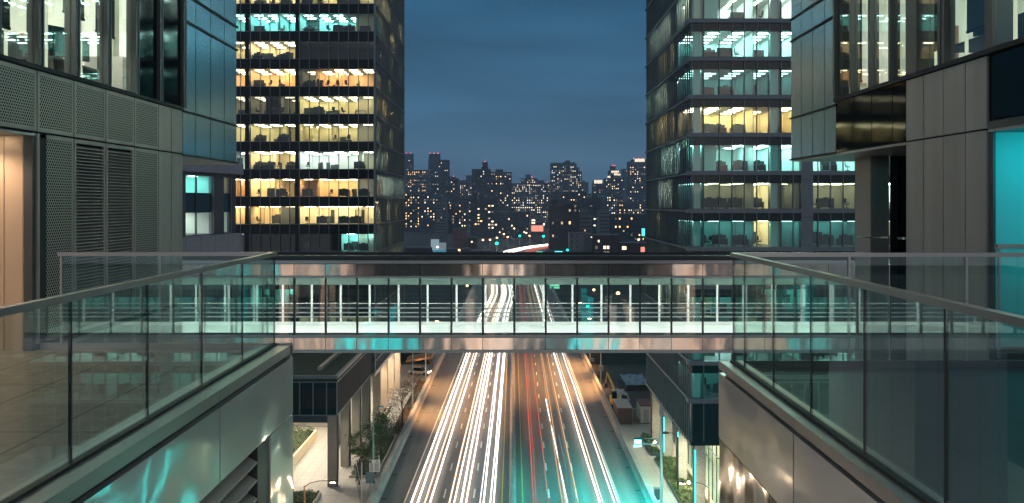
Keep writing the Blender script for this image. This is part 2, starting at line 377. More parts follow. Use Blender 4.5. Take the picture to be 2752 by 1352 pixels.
# ================================================================== office block beside the lit stone terrace (facade plane x = -5.64)
def facade_building_l():
    W = -5.64
    root = thing('office_building', 'perforated metal and blue glass office building beside the pale stone terrace', 'building', (W, 10.6, H-1.74))
    z_s, z_j, z_b = H+1.59, H+.845, H-1.68
    J = [6.15, 7.04, 7.93, 8.82, 9.70, 10.59, 11.48, 12.38, 13.31, 14.22, 14.75, 15.26]
    def sheet(name, y0, y1, z0, z1, kind):
        g = .012; y0 += g; y1 -= g; z0 += g; z1 -= g; t = .03
        if kind == 'perf':
            m = MB(); e = .05
            m.box(W-t, W, y0, y0+e, z0, z1); m.box(W-t, W, y1-e, y1, z0, z1)
            m.box(W-t, W, y0+e, y1-e, z0, z0+e); m.box(W-t, W, y0+e, y1-e, z1-e, z1)
            m.use(1).box(W-t, W-.004, y0+e, y1-e, z0+e, z1-e)
            return m.build('perforated_panel', [M['alu'], M['perf']], root)
        if kind == 'louv':
            m = MB(); e = .05
            m.box(W-t, W, y0, y0+e, z0, z1); m.box(W-t, W, y1-e, y1, z0, z1)
            m.box(W-t, W, y0+e, y1-e, z0, z0+e); m.box(W-t, W, y0+e, y1-e, z1-e, z1)
            fr = m.build('louver_frame', M['alu'], root)
            s = MB(); p = .043; z = z0+e+.02
            while z < z1-e-.03:
                s.poly([(W-.004,y0+e,z),(W-.004,y1-e,z),(W-.06,y1-e,z+.034),(W-.06,y0+e,z+.034)])
                s.box(W-.008, W-.003, y0+e, y1-e, z-.006, z+.006)
                z += p
            s.build('louver_blades', M['alu'], fr)
            return fr
        return MB().box(W-t, W, y0, y1, z0, z1).build('metal_panel', M['alu'], root)
    # dark substrate behind the joints
    MB().box(W-.5, W-.085, 10.60, 15.26, H-9, z_s).build('backing_wall', M['black'], root)
    MB().box(W-.5, W-.035, 5.6, 10.60, z_j-.02, z_s).build('backing_wall', M['black'], root)
    for i in range(len(J)-1):
        k = 'perf' if i < 9 else 'plain'
        sheet('p', J[i], J[i+1], z_j, z_s, k)
        if i >= 5:
            k2 = {5:'perf', 6:'louv', 7:'louv', 8:'perf'}.get(i, 'plain')
            sheet('p', J[i], J[i+1], z_b, z_j, k2)
            sheet('p', J[i], J[i+1], z_b-2.2, z_b-.05, 'perf' if i < 9 else 'plain')
    MB().box(W-.12, W-.02, 10.52, 10.59, H-1.74, z_j).build('corner_post', M['alu_dark'], root)
    # recess with louvred door and bronze panels
    yf = 10.60
    m = MB().box(-5.78, W-.13, yf-.05, yf+.04, H-1.74, z_j-.05); m.build('recess_panel', M['tan'], root)
    m = MB().box(-6.02, -5.80, yf-.03, yf+.04, H-1.74, z_j-.05); m.build('recess_panel', M['tan'], root)
    MB().box(-9.5, W, yf+.05, yf+.2, H-1.74, z_j).build('recess_back', M['black'], root)
    d = MB().box(-6.08, -6.02, yf-.04, yf+.04, H-1.74, z_j-.05); d.box(-7.2, -7.14, yf-.04, yf+.04, H-1.74, z_j-.05)
    d.box(-7.14, -6.08, yf-.04, yf+.04, H-1.74, H-1.50); door = d.build('louver_door', M['tan'], root)
    s = MB(); z = H-1.48
    while z < z_j-.1:
        s.box(-7.14, -6.08, yf-.045, yf-.005, z, z+.034); z += .075
    s.build('door_louvers', M['tan'], door)
    MB().box(-12, -7.2, yf-.03, yf+.04, H-1.74, z_j-.05).build('recess_panel', M['tan'], root)
    MB().box(-12, -9.2, 5, 10.5, H-1.74, z_j-.05).build('recess_panel', M['tan'], root)
    so_ = MB().box(-12, W, 5.6, 10.56, z_j-.05, z_j-.02).build('soffit', M['soffit'], root)
    for x, y in ((-6.25, 10.1), (-7.6, 9.6), (-6.4, 8.2), (-7.8, 7.4)):
        MB().cyl(x, y, z_j-.062, z_j-.052, .07, n=12).build('downlight', emis('downlight_warm', (1,.75,.48), 30, base=.5), so_)
        lamp('downlight_lamp', 'SPOT', (x, y, z_j-.09), 42, (1,.70,.44), .05, (0,0,0), 150, root)
    # office windows
    zt = H+4.7
    wj = J[:9] + [14.22, 15.24]
    MB().box(W-.12, W+.03, 5.6, 15.26, z_s, z_s+.05).build('window_sill', M['black'], root)
    for i, y in enumerate(wj):
        MB().box(W-.10, W+.045, y-.05, y+.05, z_s+.05, zt).build('mullion', M['alu_dark'], root)
        MB().box(W-.02, W+.055, y+.035, y+.065, z_s+.05, zt).build('mullion_cap', M['mull'], root)
    for i in range(len(wj)-1):
        y0, y1 = wj[i]+.05, wj[i+1]-.05
        w = MB().box(W-.03, W-.01, y0, y1, z_s+.05, zt).build('window', M['gl_win'] if i < 8 else M['gl_dark'], root)
        if i < 8:
            zb = {4:H+2.03, 5:H+3.4, 6:H+2.50, 7:H+2.42}.get(i, H+2.3+.3*(i%3))
            MB().box(W-.17, W-.16, y0, y0+(y1-y0)*.70, zb, zt).build('roller_blind', M['blind'], w)
            MB().box(W-.18, W-.15, y0, y0+(y1-y0)*.70, zb-.03, zb).build('blind_rail', M['black'], w)
            MB().box(W-.24, W-.20, y0+(y1-y0)*.72, y0+(y1-y0)*.735, z_s, zt).build('light_strip', M['lstrip'], w)
    # office room behind the windows
    rm = MB()
    x0, x1, y0, y1, za, zb = -10.5, W-.14, 5.7, 17.9, H+1.30, H+4.72
    rm.use(0).poly([(x0,y0,za),(x0,y1,za),(x0,y1,zb),(x0,y0,zb)]).poly([(x0,y1,za),(x1,y1,za),(x1,y1,zb),(x0,y1,zb)]).poly([(x0,y0,za),(x1,y0,za),(x1,y0,zb),(x0,y0,zb)])
    rm.poly([(x1,13.4,za),(x1,y1,za),(x1,y1,zb),(x1,13.4,zb)])
    rm.use(1).poly([(x0,y0,za),(x1,y0,za),(x1,y1,za),(x0,y1,za)]); rm.use(2).poly([(x0,y0,zb),(x1,y0,zb),(x1,y1,zb),(x0,y1,zb)])
    rm.use(0).box(x1-.75, x1-.5, 14.0, 14.25, za, zb)
    room = rm.build('office_room', [M['nearwall'], M['carpet'], M['ceil']], root)
    for y in (7.5, 10.2, 12.9, 15.6):
        for x in (-9.3, -7.2):
            MB().box(x-.75, x+.75, y-.16, y+.16, zb-.06, zb-.03).build('ceiling_light', M['l_near'], room)
    wb = MB().box(-8.4, -6.9, 17.84, 17.88, H+2.3, H+3.4).build('whiteboard', M['white'], room)
    MB().box(-9.9, -9.0, 17.82, 17.88, za, za+2.1).build('room_door', M['wood'], room)
    # blue glass corner
    MB().box(-10.5, W-.06, 17.95, 18.22, H+.9, H+7).build('corner_wall', M['alu_dark'], root)
    MB().box(W-.3, W-.05, 15.26, 18.22, H+.83, H+7).build('backing_wall', M['black'], root)
    by = [15.26, 15.89, 16.67, 17.46, 18.24]; bz = [.83, 1.585, 3.14, 3.60, 5.2]
    for i in range(4):
        for k in range(4):
            MB().box(W-.03, W, by[i]+.012, by[i+1]-.012, H+bz[k]+.015, H+bz[k+1]-.015).build('blue_glass_pane', M['gl_blue'], root)
    for z in bz[:4]: MB().box(W-.02, W+.03, 15.26, 18.27, H+z-.016, H+z+.016).build('transom', M['black'], root)
    MB().box(-10.5, W-.0, 15.3, 18.22, H+.79, H+.83).build('overhang_soffit', M['soffit'], root)
    MB().box(-12, -10.5, 5, 18, H-9, H+7).build('core_wall', M['alu_dark'], root)
    MB().box(-10.5, W, 5, 18.24, H+5.2, H+5.6).build('roof_edge', M['alu_dark'], root)
    return root
M['nearwall'] = pbr('painted_office_wall', (.74,.78,.70), .8)
M['l_near'] = emis('office_tube_light', (1,.96,.84), 32, base=.8)
M['l_near2'] = emis('office_soft_light', (.95,1,.86), 15, base=.8)
M['lstrip'] = emis('window_edge_light', (.95,1,.72), .35)
LB = facade_building_l()

def desk(name, label, cat, loc, rz, group, mon=2):
    """desk with legs; returned thing stands at loc"""
    t = thing(name, label, cat, (0,0,0), group)
    MB().box(-.8,.8,-.38,.38,.71,.75).build('desk_top', M['furn'], t)
    for x in (-.75,.75):
        for y in (-.33,.33): MB().box(x-.025,x+.025,y-.025,y+.025,0,.71).build('leg', M['pole_b'], t)
    MB().box(-.8,.8,.36,.385,.25,1.12).build('modesty_panel', M['furn'], t)
    t.location = loc; t.rotation_euler=(0,0,rz); return t
def monitor(label, loc, rz, group):
    t = thing('monitor', label, 'monitor', (0,0,0), group)
    MB().box(-.3,.3,-.02,.02,.13,.50).build('screen', M['screen'], t)
    MB().box(-.03,.03,.0,.03,.02,.2).build('stand', M['pole_b'], t); MB().box(-.12,.12,-.08,.09,0,.02).build('base', M['pole_b'], t)
    t.location = loc; t.rotation_euler=(0,0,rz); return t
def chair(label, loc, rz, group):
    t = thing('office_chair', label, 'chair', (0,0,0), group)
    MB().bevbox(-.25,.25,-.25,.25,.43,.52,.06).build('seat', M['chairm'], t)
    b = MB(); b.prismy([(-.22,.58),(.22,.58),(.25,.9),(.2,1.12),(-.2,1.12),(-.25,.9)], .24, .30); b.build('backrest', M['chairm'], t)
    MB().cyl(0,0,.1,.43,.035,n=8).build('column', M['pole_b'], t)
    m = MB()
    for k in range(5):
        a = 2*math.pi*k/5; m.tube([(0,0,.12),(.3*math.cos(a),.3*math.sin(a),.05)], .025, 5)
    m.build('star_base', M['pole_b'], t)
    for x in (-.29,.29):
        MB().box(x-.03,x+.03,-.15,.18,.66,.70).box(x-.02,x+.02,.12,.16,.48,.66).build('armrest', M['pole_b'], t)
    t.location = loc; t.rotation_euler=(0,0,rz); return t
fz = H+1.30
desk('office_desk', 'desk with dark panel seen through the lit window above the perforated panels', 'desk', (-6.75,13.2,fz), R(90), None)
monitor('teal monitor on the desk above the perforated panels, nearer the blue glass', (-6.65,13.5,fz+.75), R(70), None)
monitor('teal monitor on the desk above the perforated panels, farther from the blue glass', (-6.6,12.8,fz+.75), R(60), None)
chair('dark office chair by the desk above the perforated panels', (-7.3,12.6,fz), R(40), None)
cab = MB().box(-6.5,-6.0,11.2,11.9,fz,fz+.95).build('cabinet_body', M['whitebox'], None) if False else None
def cabinet(label, x, y):
    t = thing('filing_cabinet', label, 'cabinet', (x,y,fz))
    MB().box(x-.3,x+.3,y-.45,y+.45,fz,fz+.98).build('body', M['whitebox'], t)
    for k in range(3): MB().box(x+.3,x+.32,y-.42,y+.42,fz+.06+k*.31,fz+.33+k*.31).build('drawer', M['white'], t)
cabinet('white filing cabinet standing behind the office window with the white whiteboard wall', -6.35, 14.3)

# ================================================================== office block beside the dark slate terrace (facade plane x = 5.64)
def facade_building_r():
    W = 5.64
    root = thing('office_building', 'taupe panelled office building with teal lit recess beside the dark slate terrace', 'building', (W, 10.6, H-1.71))
    zs, zj = H+1.77, H+.885
    C = [10.62, 11.13, 11.70, 12.26, 12.81]
    MB().box(W+.04, W+.5, 10.75, 12.80, H-9, zs-.02).build('backing_wall', M['black'], root)
    for i in range(4):
        for z0, z1 in ((H-9, zj), (zj, zs)):
            MB().box(W, W+.03, C[i]+.01, C[i+1]-.01, z0+.012, z1-.012).build('metal_panel', M['panel_r'], root)
    # upper storey windows, from far to near
    def win(y0, y1, m, room=True):
        return MB().box(W+.01, W+.03, y0+.04, y1-.04, zs+.06, H+5).build('window', m, root)
    pil = [(12.45,12.80),(10.50,10.66)]
    for a, b in pil: MB().box(W-.01, W+.3, a, b, zs+.005, H+5).build('pillar', M['alu_dark'], root)
    mull = [11.62, 11.73, 13.27, 14.03, 14.8, 15.58, 9.2, 8.2, 7.2]
    for y in mull: MB().box(W-.045, W+.10, y-.04, y+.04, zs+.06, H+5).build('mullion', M['alu_dark'], root)
    MB().box(W-.04, W+.12, 5.6, 15.6, zs, zs+.06).build('window_sill', M['black'], root)
    wins = [(14.8,15.58,1,2.05),(14.03,14.8,1,3.6),(13.27,14.03,0,9),(12.80,13.27,0,9),(11.73,12.45,1,2.12),(10.66,11.62,1,2.2),(9.2,10.50,0,9),(8.2,9.2,1,2.6),(7.2,8.2,1,2.4),(6.2,7.2,0,9)]
    for y0, y1, bl, zb in wins:
        w = win(y0, y1, M['gl_win'])
        MB().box(W+.2, W+.24, y1-.10, y1-.08, zs, H+5).build('light_strip', M['lstrip'], w)
        if bl:
            a, b = y0+.05, y1-(y1-y0)*.22
            MB().box(W+.16, W+.17, a, b, H+zb, H+5).build('roller_blind', M['blind'], w)
            MB().box(W+.15, W+.18, a, b, H+zb-.03, H+zb).build('blind_rail', M['black'], w)
    rm = MB(); x0, x1, y0, y1, za, zb = W+.14, 10.5, 5.7, 17.9, H+1.45, H+4.9
    rm.use(0).poly([(x1,y0,za),(x1,y1,za),(x1,y1,zb),(x1,y0,zb)]).poly([(x0,y1,za),(x1,y1,za),(x1,y1,zb),(x0,y1,zb)]).poly([(x0,y0,za),(x1,y0,za),(x1,y0,zb),(x0,y0,zb)])
    rm.poly([(x0,15.6,za),(x0,y1,za),(x0,y1,zb),(x0,15.6,zb)])
    rm.use(1).poly([(x0,y0,za),(x1,y0,za),(x1,y1,za),(x0,y1,za)]); rm.use(2).poly([(x0,y0,zb),(x1,y0,zb),(x1,y1,zb),(x0,y1,zb)])
    rm.use(0).box(x0+.5, x0+.75, 14.5, 14.75, za, zb)
    room = rm.build('office_room', [M['nearwall'], M['carpet'], M['ceil']], root)
    for y in (7.5, 10.2, 12.9, 15.6):
        for x in (9.3, 7.4): MB().box(x-.75, x+.75, y-.16, y+.16, zb-.06, zb-.03).build('ceiling_light', M['l_near2'], room)
    MB().box(8.0, 8.9, 17.82, 17.88, za, za+2.1).build('room_door', M['wood'], room)
    MB().box(6.4, 7.6, 17.84, 17.88, H+2.4, H+3.4).build('whiteboard', M['white'], room)
    # dark glass strip under the windows and blue glass nose
    ys = [12.81, 13.27, 14.03, 14.8, 15.58]
    for i in range(4): MB().box(W, W+.03, ys[i]+.012, ys[i+1]-.012, zj+.015, zs-.012).build('spandrel_pane', M['gl_dark'], root)
    for a, b in ((9.2,10.5),(8.2,9.2),(7.2,8.2)): MB().box(W, W+.03, a+.012, b-.012, zj+.10, zs-.03).build('spandrel_pane', M['gl_dark'], root)
    MB().box(W+.04, W+.3, 12.81, 18.22, zj, zs).build('backing_wall', M['black'], root)
    MB().box(W+.04, W+.3, 5.6, 10.6, zj, zs).build('backing_wall', M['black'], root)
    MB().box(W+.05, W+.3, 15.6, 18.05, zs, H+6).build('backing_wall', M['black'], root)
    by = [15.58, 16.15, 16.80, 17.46, 18.1]; bz = [.885, 1.72, 3.28, 3.72, 5.4]
    for i in range(4):
        for k in range(4):
            MB().box(W, W+.03, by[i]+.012, by[i+1]-.012, H+bz[k]+.015, H+bz[k+1]-.015).build('blue_glass_pane', M['gl_blue'], root)
    for z in bz[:4]: MB().box(W-.03, W+.02, 15.58, 18.12, H+z-.016, H+z+.016).build('transom', M['black'], root)
    MB().box(W+.06, 10.5, 17.95, 18.08, H+.9, H+6).build('corner_wall', M['alu_dark'], root)
    MB().box(W+.005, 10.5, 12.82, 18.08, H+.845, H+.88).build('overhang_soffit', M['soffit'], root)
    # box column and dark glass under the overhang
    cm = MB().box(6.41, 6.74, 16.0, 16.72, H-8, H-.62).box(6.41, 6.74, 16.0, 16.72, H-.60, H+.845)
    cm.build('box_column', M['panel_r'], root)
    MB().box(6.75, 6.85, 15.9, 15.98, H-8, H+.845).build('post', M['black'], root)
    MB().box(6.86, 10, 15.95, 16.0, H-8, H-.64).box(6.86, 10, 15.95, 16.0, H-.6, H+.845).build('recess_glass', M['gl_dark'], root)
    # teal lit recess
    yf = 10.62
    MB().box(W+.03, 12, yf, yf+.1, H-1.71, zj-.04).build('recess_wall', M['tealwall'], root)
    MB().box(8.6, 8.7, 5, yf, H-1.71, zj-.04).build('recess_wall', M['tealwall'], root)
    so_ = MB().box(W, 12, 5.6, 10.6, zj-.04, zj-.01).build('soffit', M['soffit'], root)
    MB().box(W-.0, W+.16, 5.6, 10.6, zj-.01, zj+.085).build('recess_lintel', M['alu_dark'], root)
    MB().box(W+.02, W+.05, 10.52, 10.61, H-1.71, zj-.04).build('corner_post', M['alu_dark'], root)
    st = MB().box(6.2, 8.4, 9.3, 9.36, zj-.075, zj-.045).build('light_strip', emis('teal_led', (.0,.85,.92), 5), so_)
    lamp('teal_recess_lamp', 'AREA', (7.0, 9.3, zj-.12), 17, (.0,.80,.88), 1.4, (R(35),0,0), None, root)
    MB().box(10.5, 12, 5, 18, H-9, H+6).build('core_wall', M['alu_dark'], root)
    MB().box(W, 10.5, 5, 18.1, H+5.4, H+5.8).build('roof_edge', M['alu_dark'], root)
    return root
M['tealwall'] = pbr('teal_tinted_recess_panel', (.16,.60,.62), .4, .1)  # teal of the recess light put into the panel colour
RB = facade_building_r()
fz = H+1.45
desk('office_desk', 'desk standing behind the lit window above the taupe panels', 'desk', (6.5,12.0,fz), R(-90), None)
chair('dark office chair with tall back beside the lit window next to the pillar', (6.55,13.9,fz), R(150), None)
monitor('dark monitor on the desk above the taupe panels', (6.55,12.2,fz+.75), R(-70), None)
desk('office_desk', 'desk behind the lit window above the teal lit recess', 'desk', (6.45,10.4,fz), R(-90), None)
monitor('large black monitor on the desk above the teal lit recess', (6.5,10.35,fz+.75), R(-60), None)

# ================================================================== the two terraces and their glass railings
def terrace_l():
    xo, xi, yE = -2.655, -2.96, 10.80
    zc, zd = H-1.69, H-1.74
    t = thing('roof_terrace', 'pale stone terrace with warm lit paving and brushed steel edge panels', 'terrace', (xo, 5, H-8))
    MB().box(-12, xi, -3, 10.64, zd-.2, zd).build('paving', M['deck_l'], t)
    for a, b in ((-3,2.7),(2.7,8.1),(8.1,yE)):
        MB().box(xi, xo, a+.004, b-.004, zc-.105, zc).build('coping', M['rail'], t)
    MB().box(xi, xo-.06, -3, yE-.06, zc-.16, zc-.105).build('shadow_gap', M['black'], t)
    for a, b in ((0,2.7),(2.7,5.4),(5.4,8.1),(8.1,yE)):
        MB().box(xo-.06, xo, a+.012, b-.012, H-2.53, zc-.16).build('edge_panel', M['wavy'], t)
    MB().box(xo-.06, xo, 9.80, yE-.012, H-7.5, H-2.55).build('pier_panel', M['wavy'], t)
    MB().box(-12, xo-.30, -3, yE-.05, H-8, zd-.2).build('terrace_core', M['black'], t)
    MB().box(xo-.30, xo-.062, 9.80, yE-.05, H-8, H-2.55).build('pier_core', M['black'], t)
    s = MB(); z = H-2.62
    while z > H-5.5:
        s.poly([(xo-.02,1,z-.075),(xo-.02,9.33,z-.075),(xo-.16,9.33,z),(xo-.16,1,z)]); s.box(xo-.03, xo-.015, 1, 9.33, z-.10, z-.075); z -= .19
    s.build('louver_blades', M['alu'], t)
    MB().box(xo-.28, xo-.02, 9.36, 9.79, H-7.5, H-2.55).build('dark_reveal', M['alu_dark'], t)
    MB().box(-12, xo, 10.66, yE-.062, zc-.16, zd+.07).build('kerb', M['soffit'], t)
    # railing
    r = thing('glass_railing', 'green tinted glass railing with steel handrail around the pale stone terrace', 'railing', (-2.84, 8, zc))
    zr = H-.58
    m = MB(); m.bevbox(-2.875, -2.815, -3, 10.68, zr-.045, zr, .008); m.build('handrail', M['rail'], r)
    MB().box(-5.42, -2.876, 10.62, 10.68, zr-.045, zr).build('handrail', M['rail'], r)
    px = [-.5, .9, 2.11, 3.32, 4.53, 5.74, 6.95, 8.16, 9.39, 10.65]
    for a, b in zip(px, px[1:]):
        MB().box(-2.852, -2.837, a+.010, b-.010, zc+.02, zr-.045).build('glass_panel', M['gl_rail'], r)
    for a in px[1:]:
        MB().box(-2.853, -2.836, a-.010, a+.010, zc+.02, zr-.045).build('glass_joint', M['pole_b'], r)
    MB().box(-2.875, -2.815, -3, 10.68, zc, zc+.022).build('base_channel', M['black'], r)
    xs = [-5.38, -4.2, -2.86]
    for a, b in zip(xs, xs[1:]):
        MB().box(a+.012, b-.012, 10.642, 10.657, zd+.08, zr-.045).build('glass_panel', M['gl_rail'], r)
    for a in xs[:2]: MB().box(a-.012, a+.012, 10.63, 10.67, zd+.07, zr-.045).build('post', M['rail'], r)
    return t
terrace_l()
def terrace_r():
    xo, xi, yE = 2.17, 2.42, 9.42
    zc, zd = H-1.655, H-1.71
    t = thing('roof_terrace', 'dark slate terrace with pinkish brushed steel edge panels', 'terrace', (xo, 5, H-8))
    MB().box(xi, 12, -3, 9.28, zd-.2, zd).build('paving', M['deck_r'], t)
    for a, b in ((-3,1.9),(1.9,6.9),(6.9,yE)):
        MB().box(xo, xi, a+.004, b-.004, zc-.085, zc).build('coping', M['rail'], t)
    MB().box(xo+.06, xi, -3, yE-.06, zc-.125, zc-.085).build('shadow_gap', M['black'], t)
    for a, b in ((-.6,1.9),(1.9,4.4),(4.4,6.9),(6.9,yE)):
        MB().box(xo, xo+.06, a+.012, b-.012, H-2.455, zc-.125).build('edge_panel', M['wavy'], t)
        MB().box(xo+.01, xo+.06, a+.7, b+.68 if b < yE else yE, H-5.2, H-2.475).build('lower_panel', M['mirror'], t)
    MB().box(xo+.062, 12, -3, yE-.04, H-8, zd-.2).build('terrace_core', M['black'], t)
    MB().box(xi, 12, 9.30, yE-.05, zc-.125, zd+.07).build('kerb', M['alu_dark'], t)
    r = thing('glass_railing', 'teal tinted glass railing with steel handrail around the dark slate terrace', 'railing', (2.298, 8, zc))
    zr = H-.512
    MB().bevbox(2.27, 2.33, -3, 9.33, zr-.042, zr, .008).build('handrail', M['rail'], r)
    MB().box(2.331, 9.5, 9.27, 9.33, zr-.042, zr).build('handrail', M['rail'], r)
    px = [-.4, .65, 1.68, 2.7, 3.72, 4.74, 5.83, 6.88, 7.87, 8.85, 9.3]
    for a, b in zip(px, px[1:]): MB().box(2.293, 2.306, a+.010, b-.010, zc+.02, zr-.042).build('glass_panel', M['gl_rail'], r)
    for a in px[1:]: MB().box(2.292, 2.307, a-.010, a+.010, zc+.02, zr-.042).build('glass_joint', M['pole_b'], r)
    MB().box(2.27, 2.33, -3, 9.33, zc, zc+.022).build('base_channel', M['black'], r)
    xs = [2.31, 3.50, 4.72, 5.94]
    for a, b in zip(xs, xs[1:]): MB().box(a+.012, b-.012, 9.292, 9.305, zd+.08, zr-.042).build('glass_panel', M['gl_rail'], r)
    for a in xs[1:]: MB().box(a-.012, a+.012, 9.28, 9.32, zd+.07, zr-.042).build('post', M['rail'], r)
    q = thing('glass_railing', 'short glass railing with dark handrail standing in the teal lit recess', 'railing', (5.5, 9.9, zd))
    MB().box(5.36, 8.5, 9.87, 9.93, H-.50, H-.45).build('handrail', M['rail'], q)
    MB().box(5.40, 8.5, 9.893, 9.907, zd+.05, H-.50).build('glass_panel', M['gl_rail'], q)
    MB().box(5.375, 5.40, 9.885, 9.915, zd, H-.50).build('post', M['rail'], q)
    return t
terrace_r()

# ================================================================== the glazed footbridge across the road
def bridge():
    D0, D1 = 43.0, 46.7
    px0 = 1381.5; pitch = 84.45
    def X(px): return XX(px, D0)
    xl, xr = -21.0, X(2373)
    b = thing('footbridge', 'glazed footbridge with brushed steel fascias spanning the road between the towers', 'bridge', (0, D0, ZZ(948,D0)))
    MB().box(xl, xr, D0+.12, D1-.12, ZZ(706,D0), ZZ(696,D0)).box(xl, xr, D0+.02, D0+.12, ZZ(706,D0), ZZ(688.5,D0)).box(xl, xr, D1-.12, D1, ZZ(708,D0), ZZ(688.5,D0)).build('roof', M['roofdark'], b)
    MB().box(xl, xr, D0-.03, D0+.02, ZZ(699,D0), ZZ(688,D0)).build('roof_edge', M['roofdark'], b)
    ks = range(-13, 12)
    mx = [X(px0 + k*pitch) for k in ks]
    # fascias: one panel per two bays
    edges = [xl] + [X(px0 + k*pitch) for k in range(-13, 12, 1)] + [xr]
    edges = sorted(e for e in edges if xl <= e <= xr)
    for a, c2 in zip(edges, edges[1:]):
        if c2-a < .1: continue
        MB().box(a+.012, c2-.012, D0-.04, D0+.02, ZZ(740.5,D0), ZZ(710,D0)).build('fascia_panel', M['fascia'], b)
        MB().box(a+.012, c2-.012, D0-.04, D0+.02, ZZ(939.5,D0), ZZ(908,D0)).build('fascia_panel', M['fascia'], b)
    MB().box(xl, xr, D0-.06, D0+.02, ZZ(708.5,D0), ZZ(700,D0)).build('flashing', M['fasciatrim'], b)
    MB().box(xl, xr, D0-.05, D0+.02, ZZ(747,D0), ZZ(741.5,D0)).build('window_head', M['fasciatrim'], b)
    MB().box(xl, xr, D0-.05, D0+.02, ZZ(907,D0), ZZ(900.5,D0)).build('window_foot', M['fasciatrim'], b)
    MB().box(xl, xr, D0-.05, D0+.05, ZZ(948,D0), ZZ(940.5,D0)).build('bottom_lip', M['fasciatrim'], b)
    MB().box(xl, xr, D0+.02, D0+.10, ZZ(940,D0), ZZ(700,D0)+0).build('edge_beam', M['black'], b) if False else None
    for z0, z1 in ((747,709),(947,900.5)):
        MB().box(xl, xr, D0+.025, D0+.14, ZZ(z0,D0)+.01, ZZ(z1,D0)).build('edge_beam', M['alu_dark'], b)
    MB().box(xl, xr, D0+.14, D1-.06, ZZ(903,D0)-.25, ZZ(901,D0)).build('floor', M['whitefloor'], b)
    MB().box(xl, xr, D0+.14, D1-.06, ZZ(947,D0), ZZ(903,D0)-.26).build('underside', M['alu_dark'], b)
    MB().box(xl, xr, D1-.06, D1, ZZ(947,D0), ZZ(708,D0)+.0).build('far_beam_low', M['alu_dark'], b) if False else None
    zf = ZZ(901,D0); zc = ZZ(745,D0)
    MB().box(xl, xr, D1-.05, D1+.03, ZZ(947,D0), zf+.16).build('kerb', M['white'], b)
    MB().box(xl, xr, D0+.15, D0+.19, zf, zf+.10).build('kerb', M['mull'], b)
    MB().box(xl, xr, D0+.14, D1-.06, zc, zc+.05).build('ceiling', M['ceilb'], b)
    MB().box(xl, xr, D1-.05, D1+.03, ZZ(765,D1), ZZ(708,D0)).build('header', M['headerb'], b)
    cl = b
    x = xl+1
    while x < xr-1:
        MB().box(x-.55, x+.55, D0+1.2, D0+1.32, zc-.04, zc-.01).build('ceiling_light', M['l_bridge'], b)
        x += 1.512
    for x in mx:
        if not xl < x < xr: continue
        MB().box(x-.035, x+.035, D0-.04, D0+.04, ZZ(900.5,D0), ZZ(747,D0)).build('mullion', M['pole_b'], b)
        MB().box(x+.036, x+.065, D0+.02, D0+.08, ZZ(900.5,D0), ZZ(747,D0)).build('mullion_liner', M['mull'], b)
        MB().box(x-.02, x+.08, D1-.06, D1+.02, zf+.16, ZZ(765,D1)).build('far_mullion', M['white'], b)
    es = [xl]+[x for x in mx if xl < x < xr]+[xr]
    for a, c2 in zip(es, es[1:]):
        MB().poly([(a,D0,ZZ(900.5,D0)),(c2,D0,ZZ(900.5,D0)),(c2,D0,ZZ(747,D0)),(a,D0,ZZ(747,D0))]).build('glass_pane', M['gl_bridge'], b)
        MB().poly([(a,D1,zf+.1),(c2,D1,zf+.1),(c2,D1,ZZ(766,D1)),(a,D1,ZZ(766,D1))]).build('glass_pane', M['gl_bridge'], b)
    for py, r_ in ((828,.028),(840.5,.028),(851.5,.028)):
        MB().tube([(xl,D0+.35,ZZ(py,D0+.35)),(xr,D0+.35,ZZ(py,D0+.35))], r_*1.25, 6).build('handrail', M['whiterail'], b)
    MB().tube([(xl,D1-.3,ZZ(815.5,D1-.3)),(xr,D1-.3,ZZ(815.5,D1-.3))], .014, 5).build('handrail', M['whiterail'], b)
    MB().box(xr, xr+.55, D0-.02, D1, ZZ(960,D0), ZZ(712,D0)).build('end_portal', M['panel_r'], b)
    return b
M['ceilb'] = pbr('bridge_ceiling', (.55,.60,.57), .7)
M['headerb'] = pbr('frosted_header', (.075,.12,.105), .5)
M['l_bridge'] = emis('bridge_tube_light', (.96,1,.94), 46, base=.8)
M['whiterail'] = pbr('white_handrail', (.8,.82,.8), .35)
bridge()
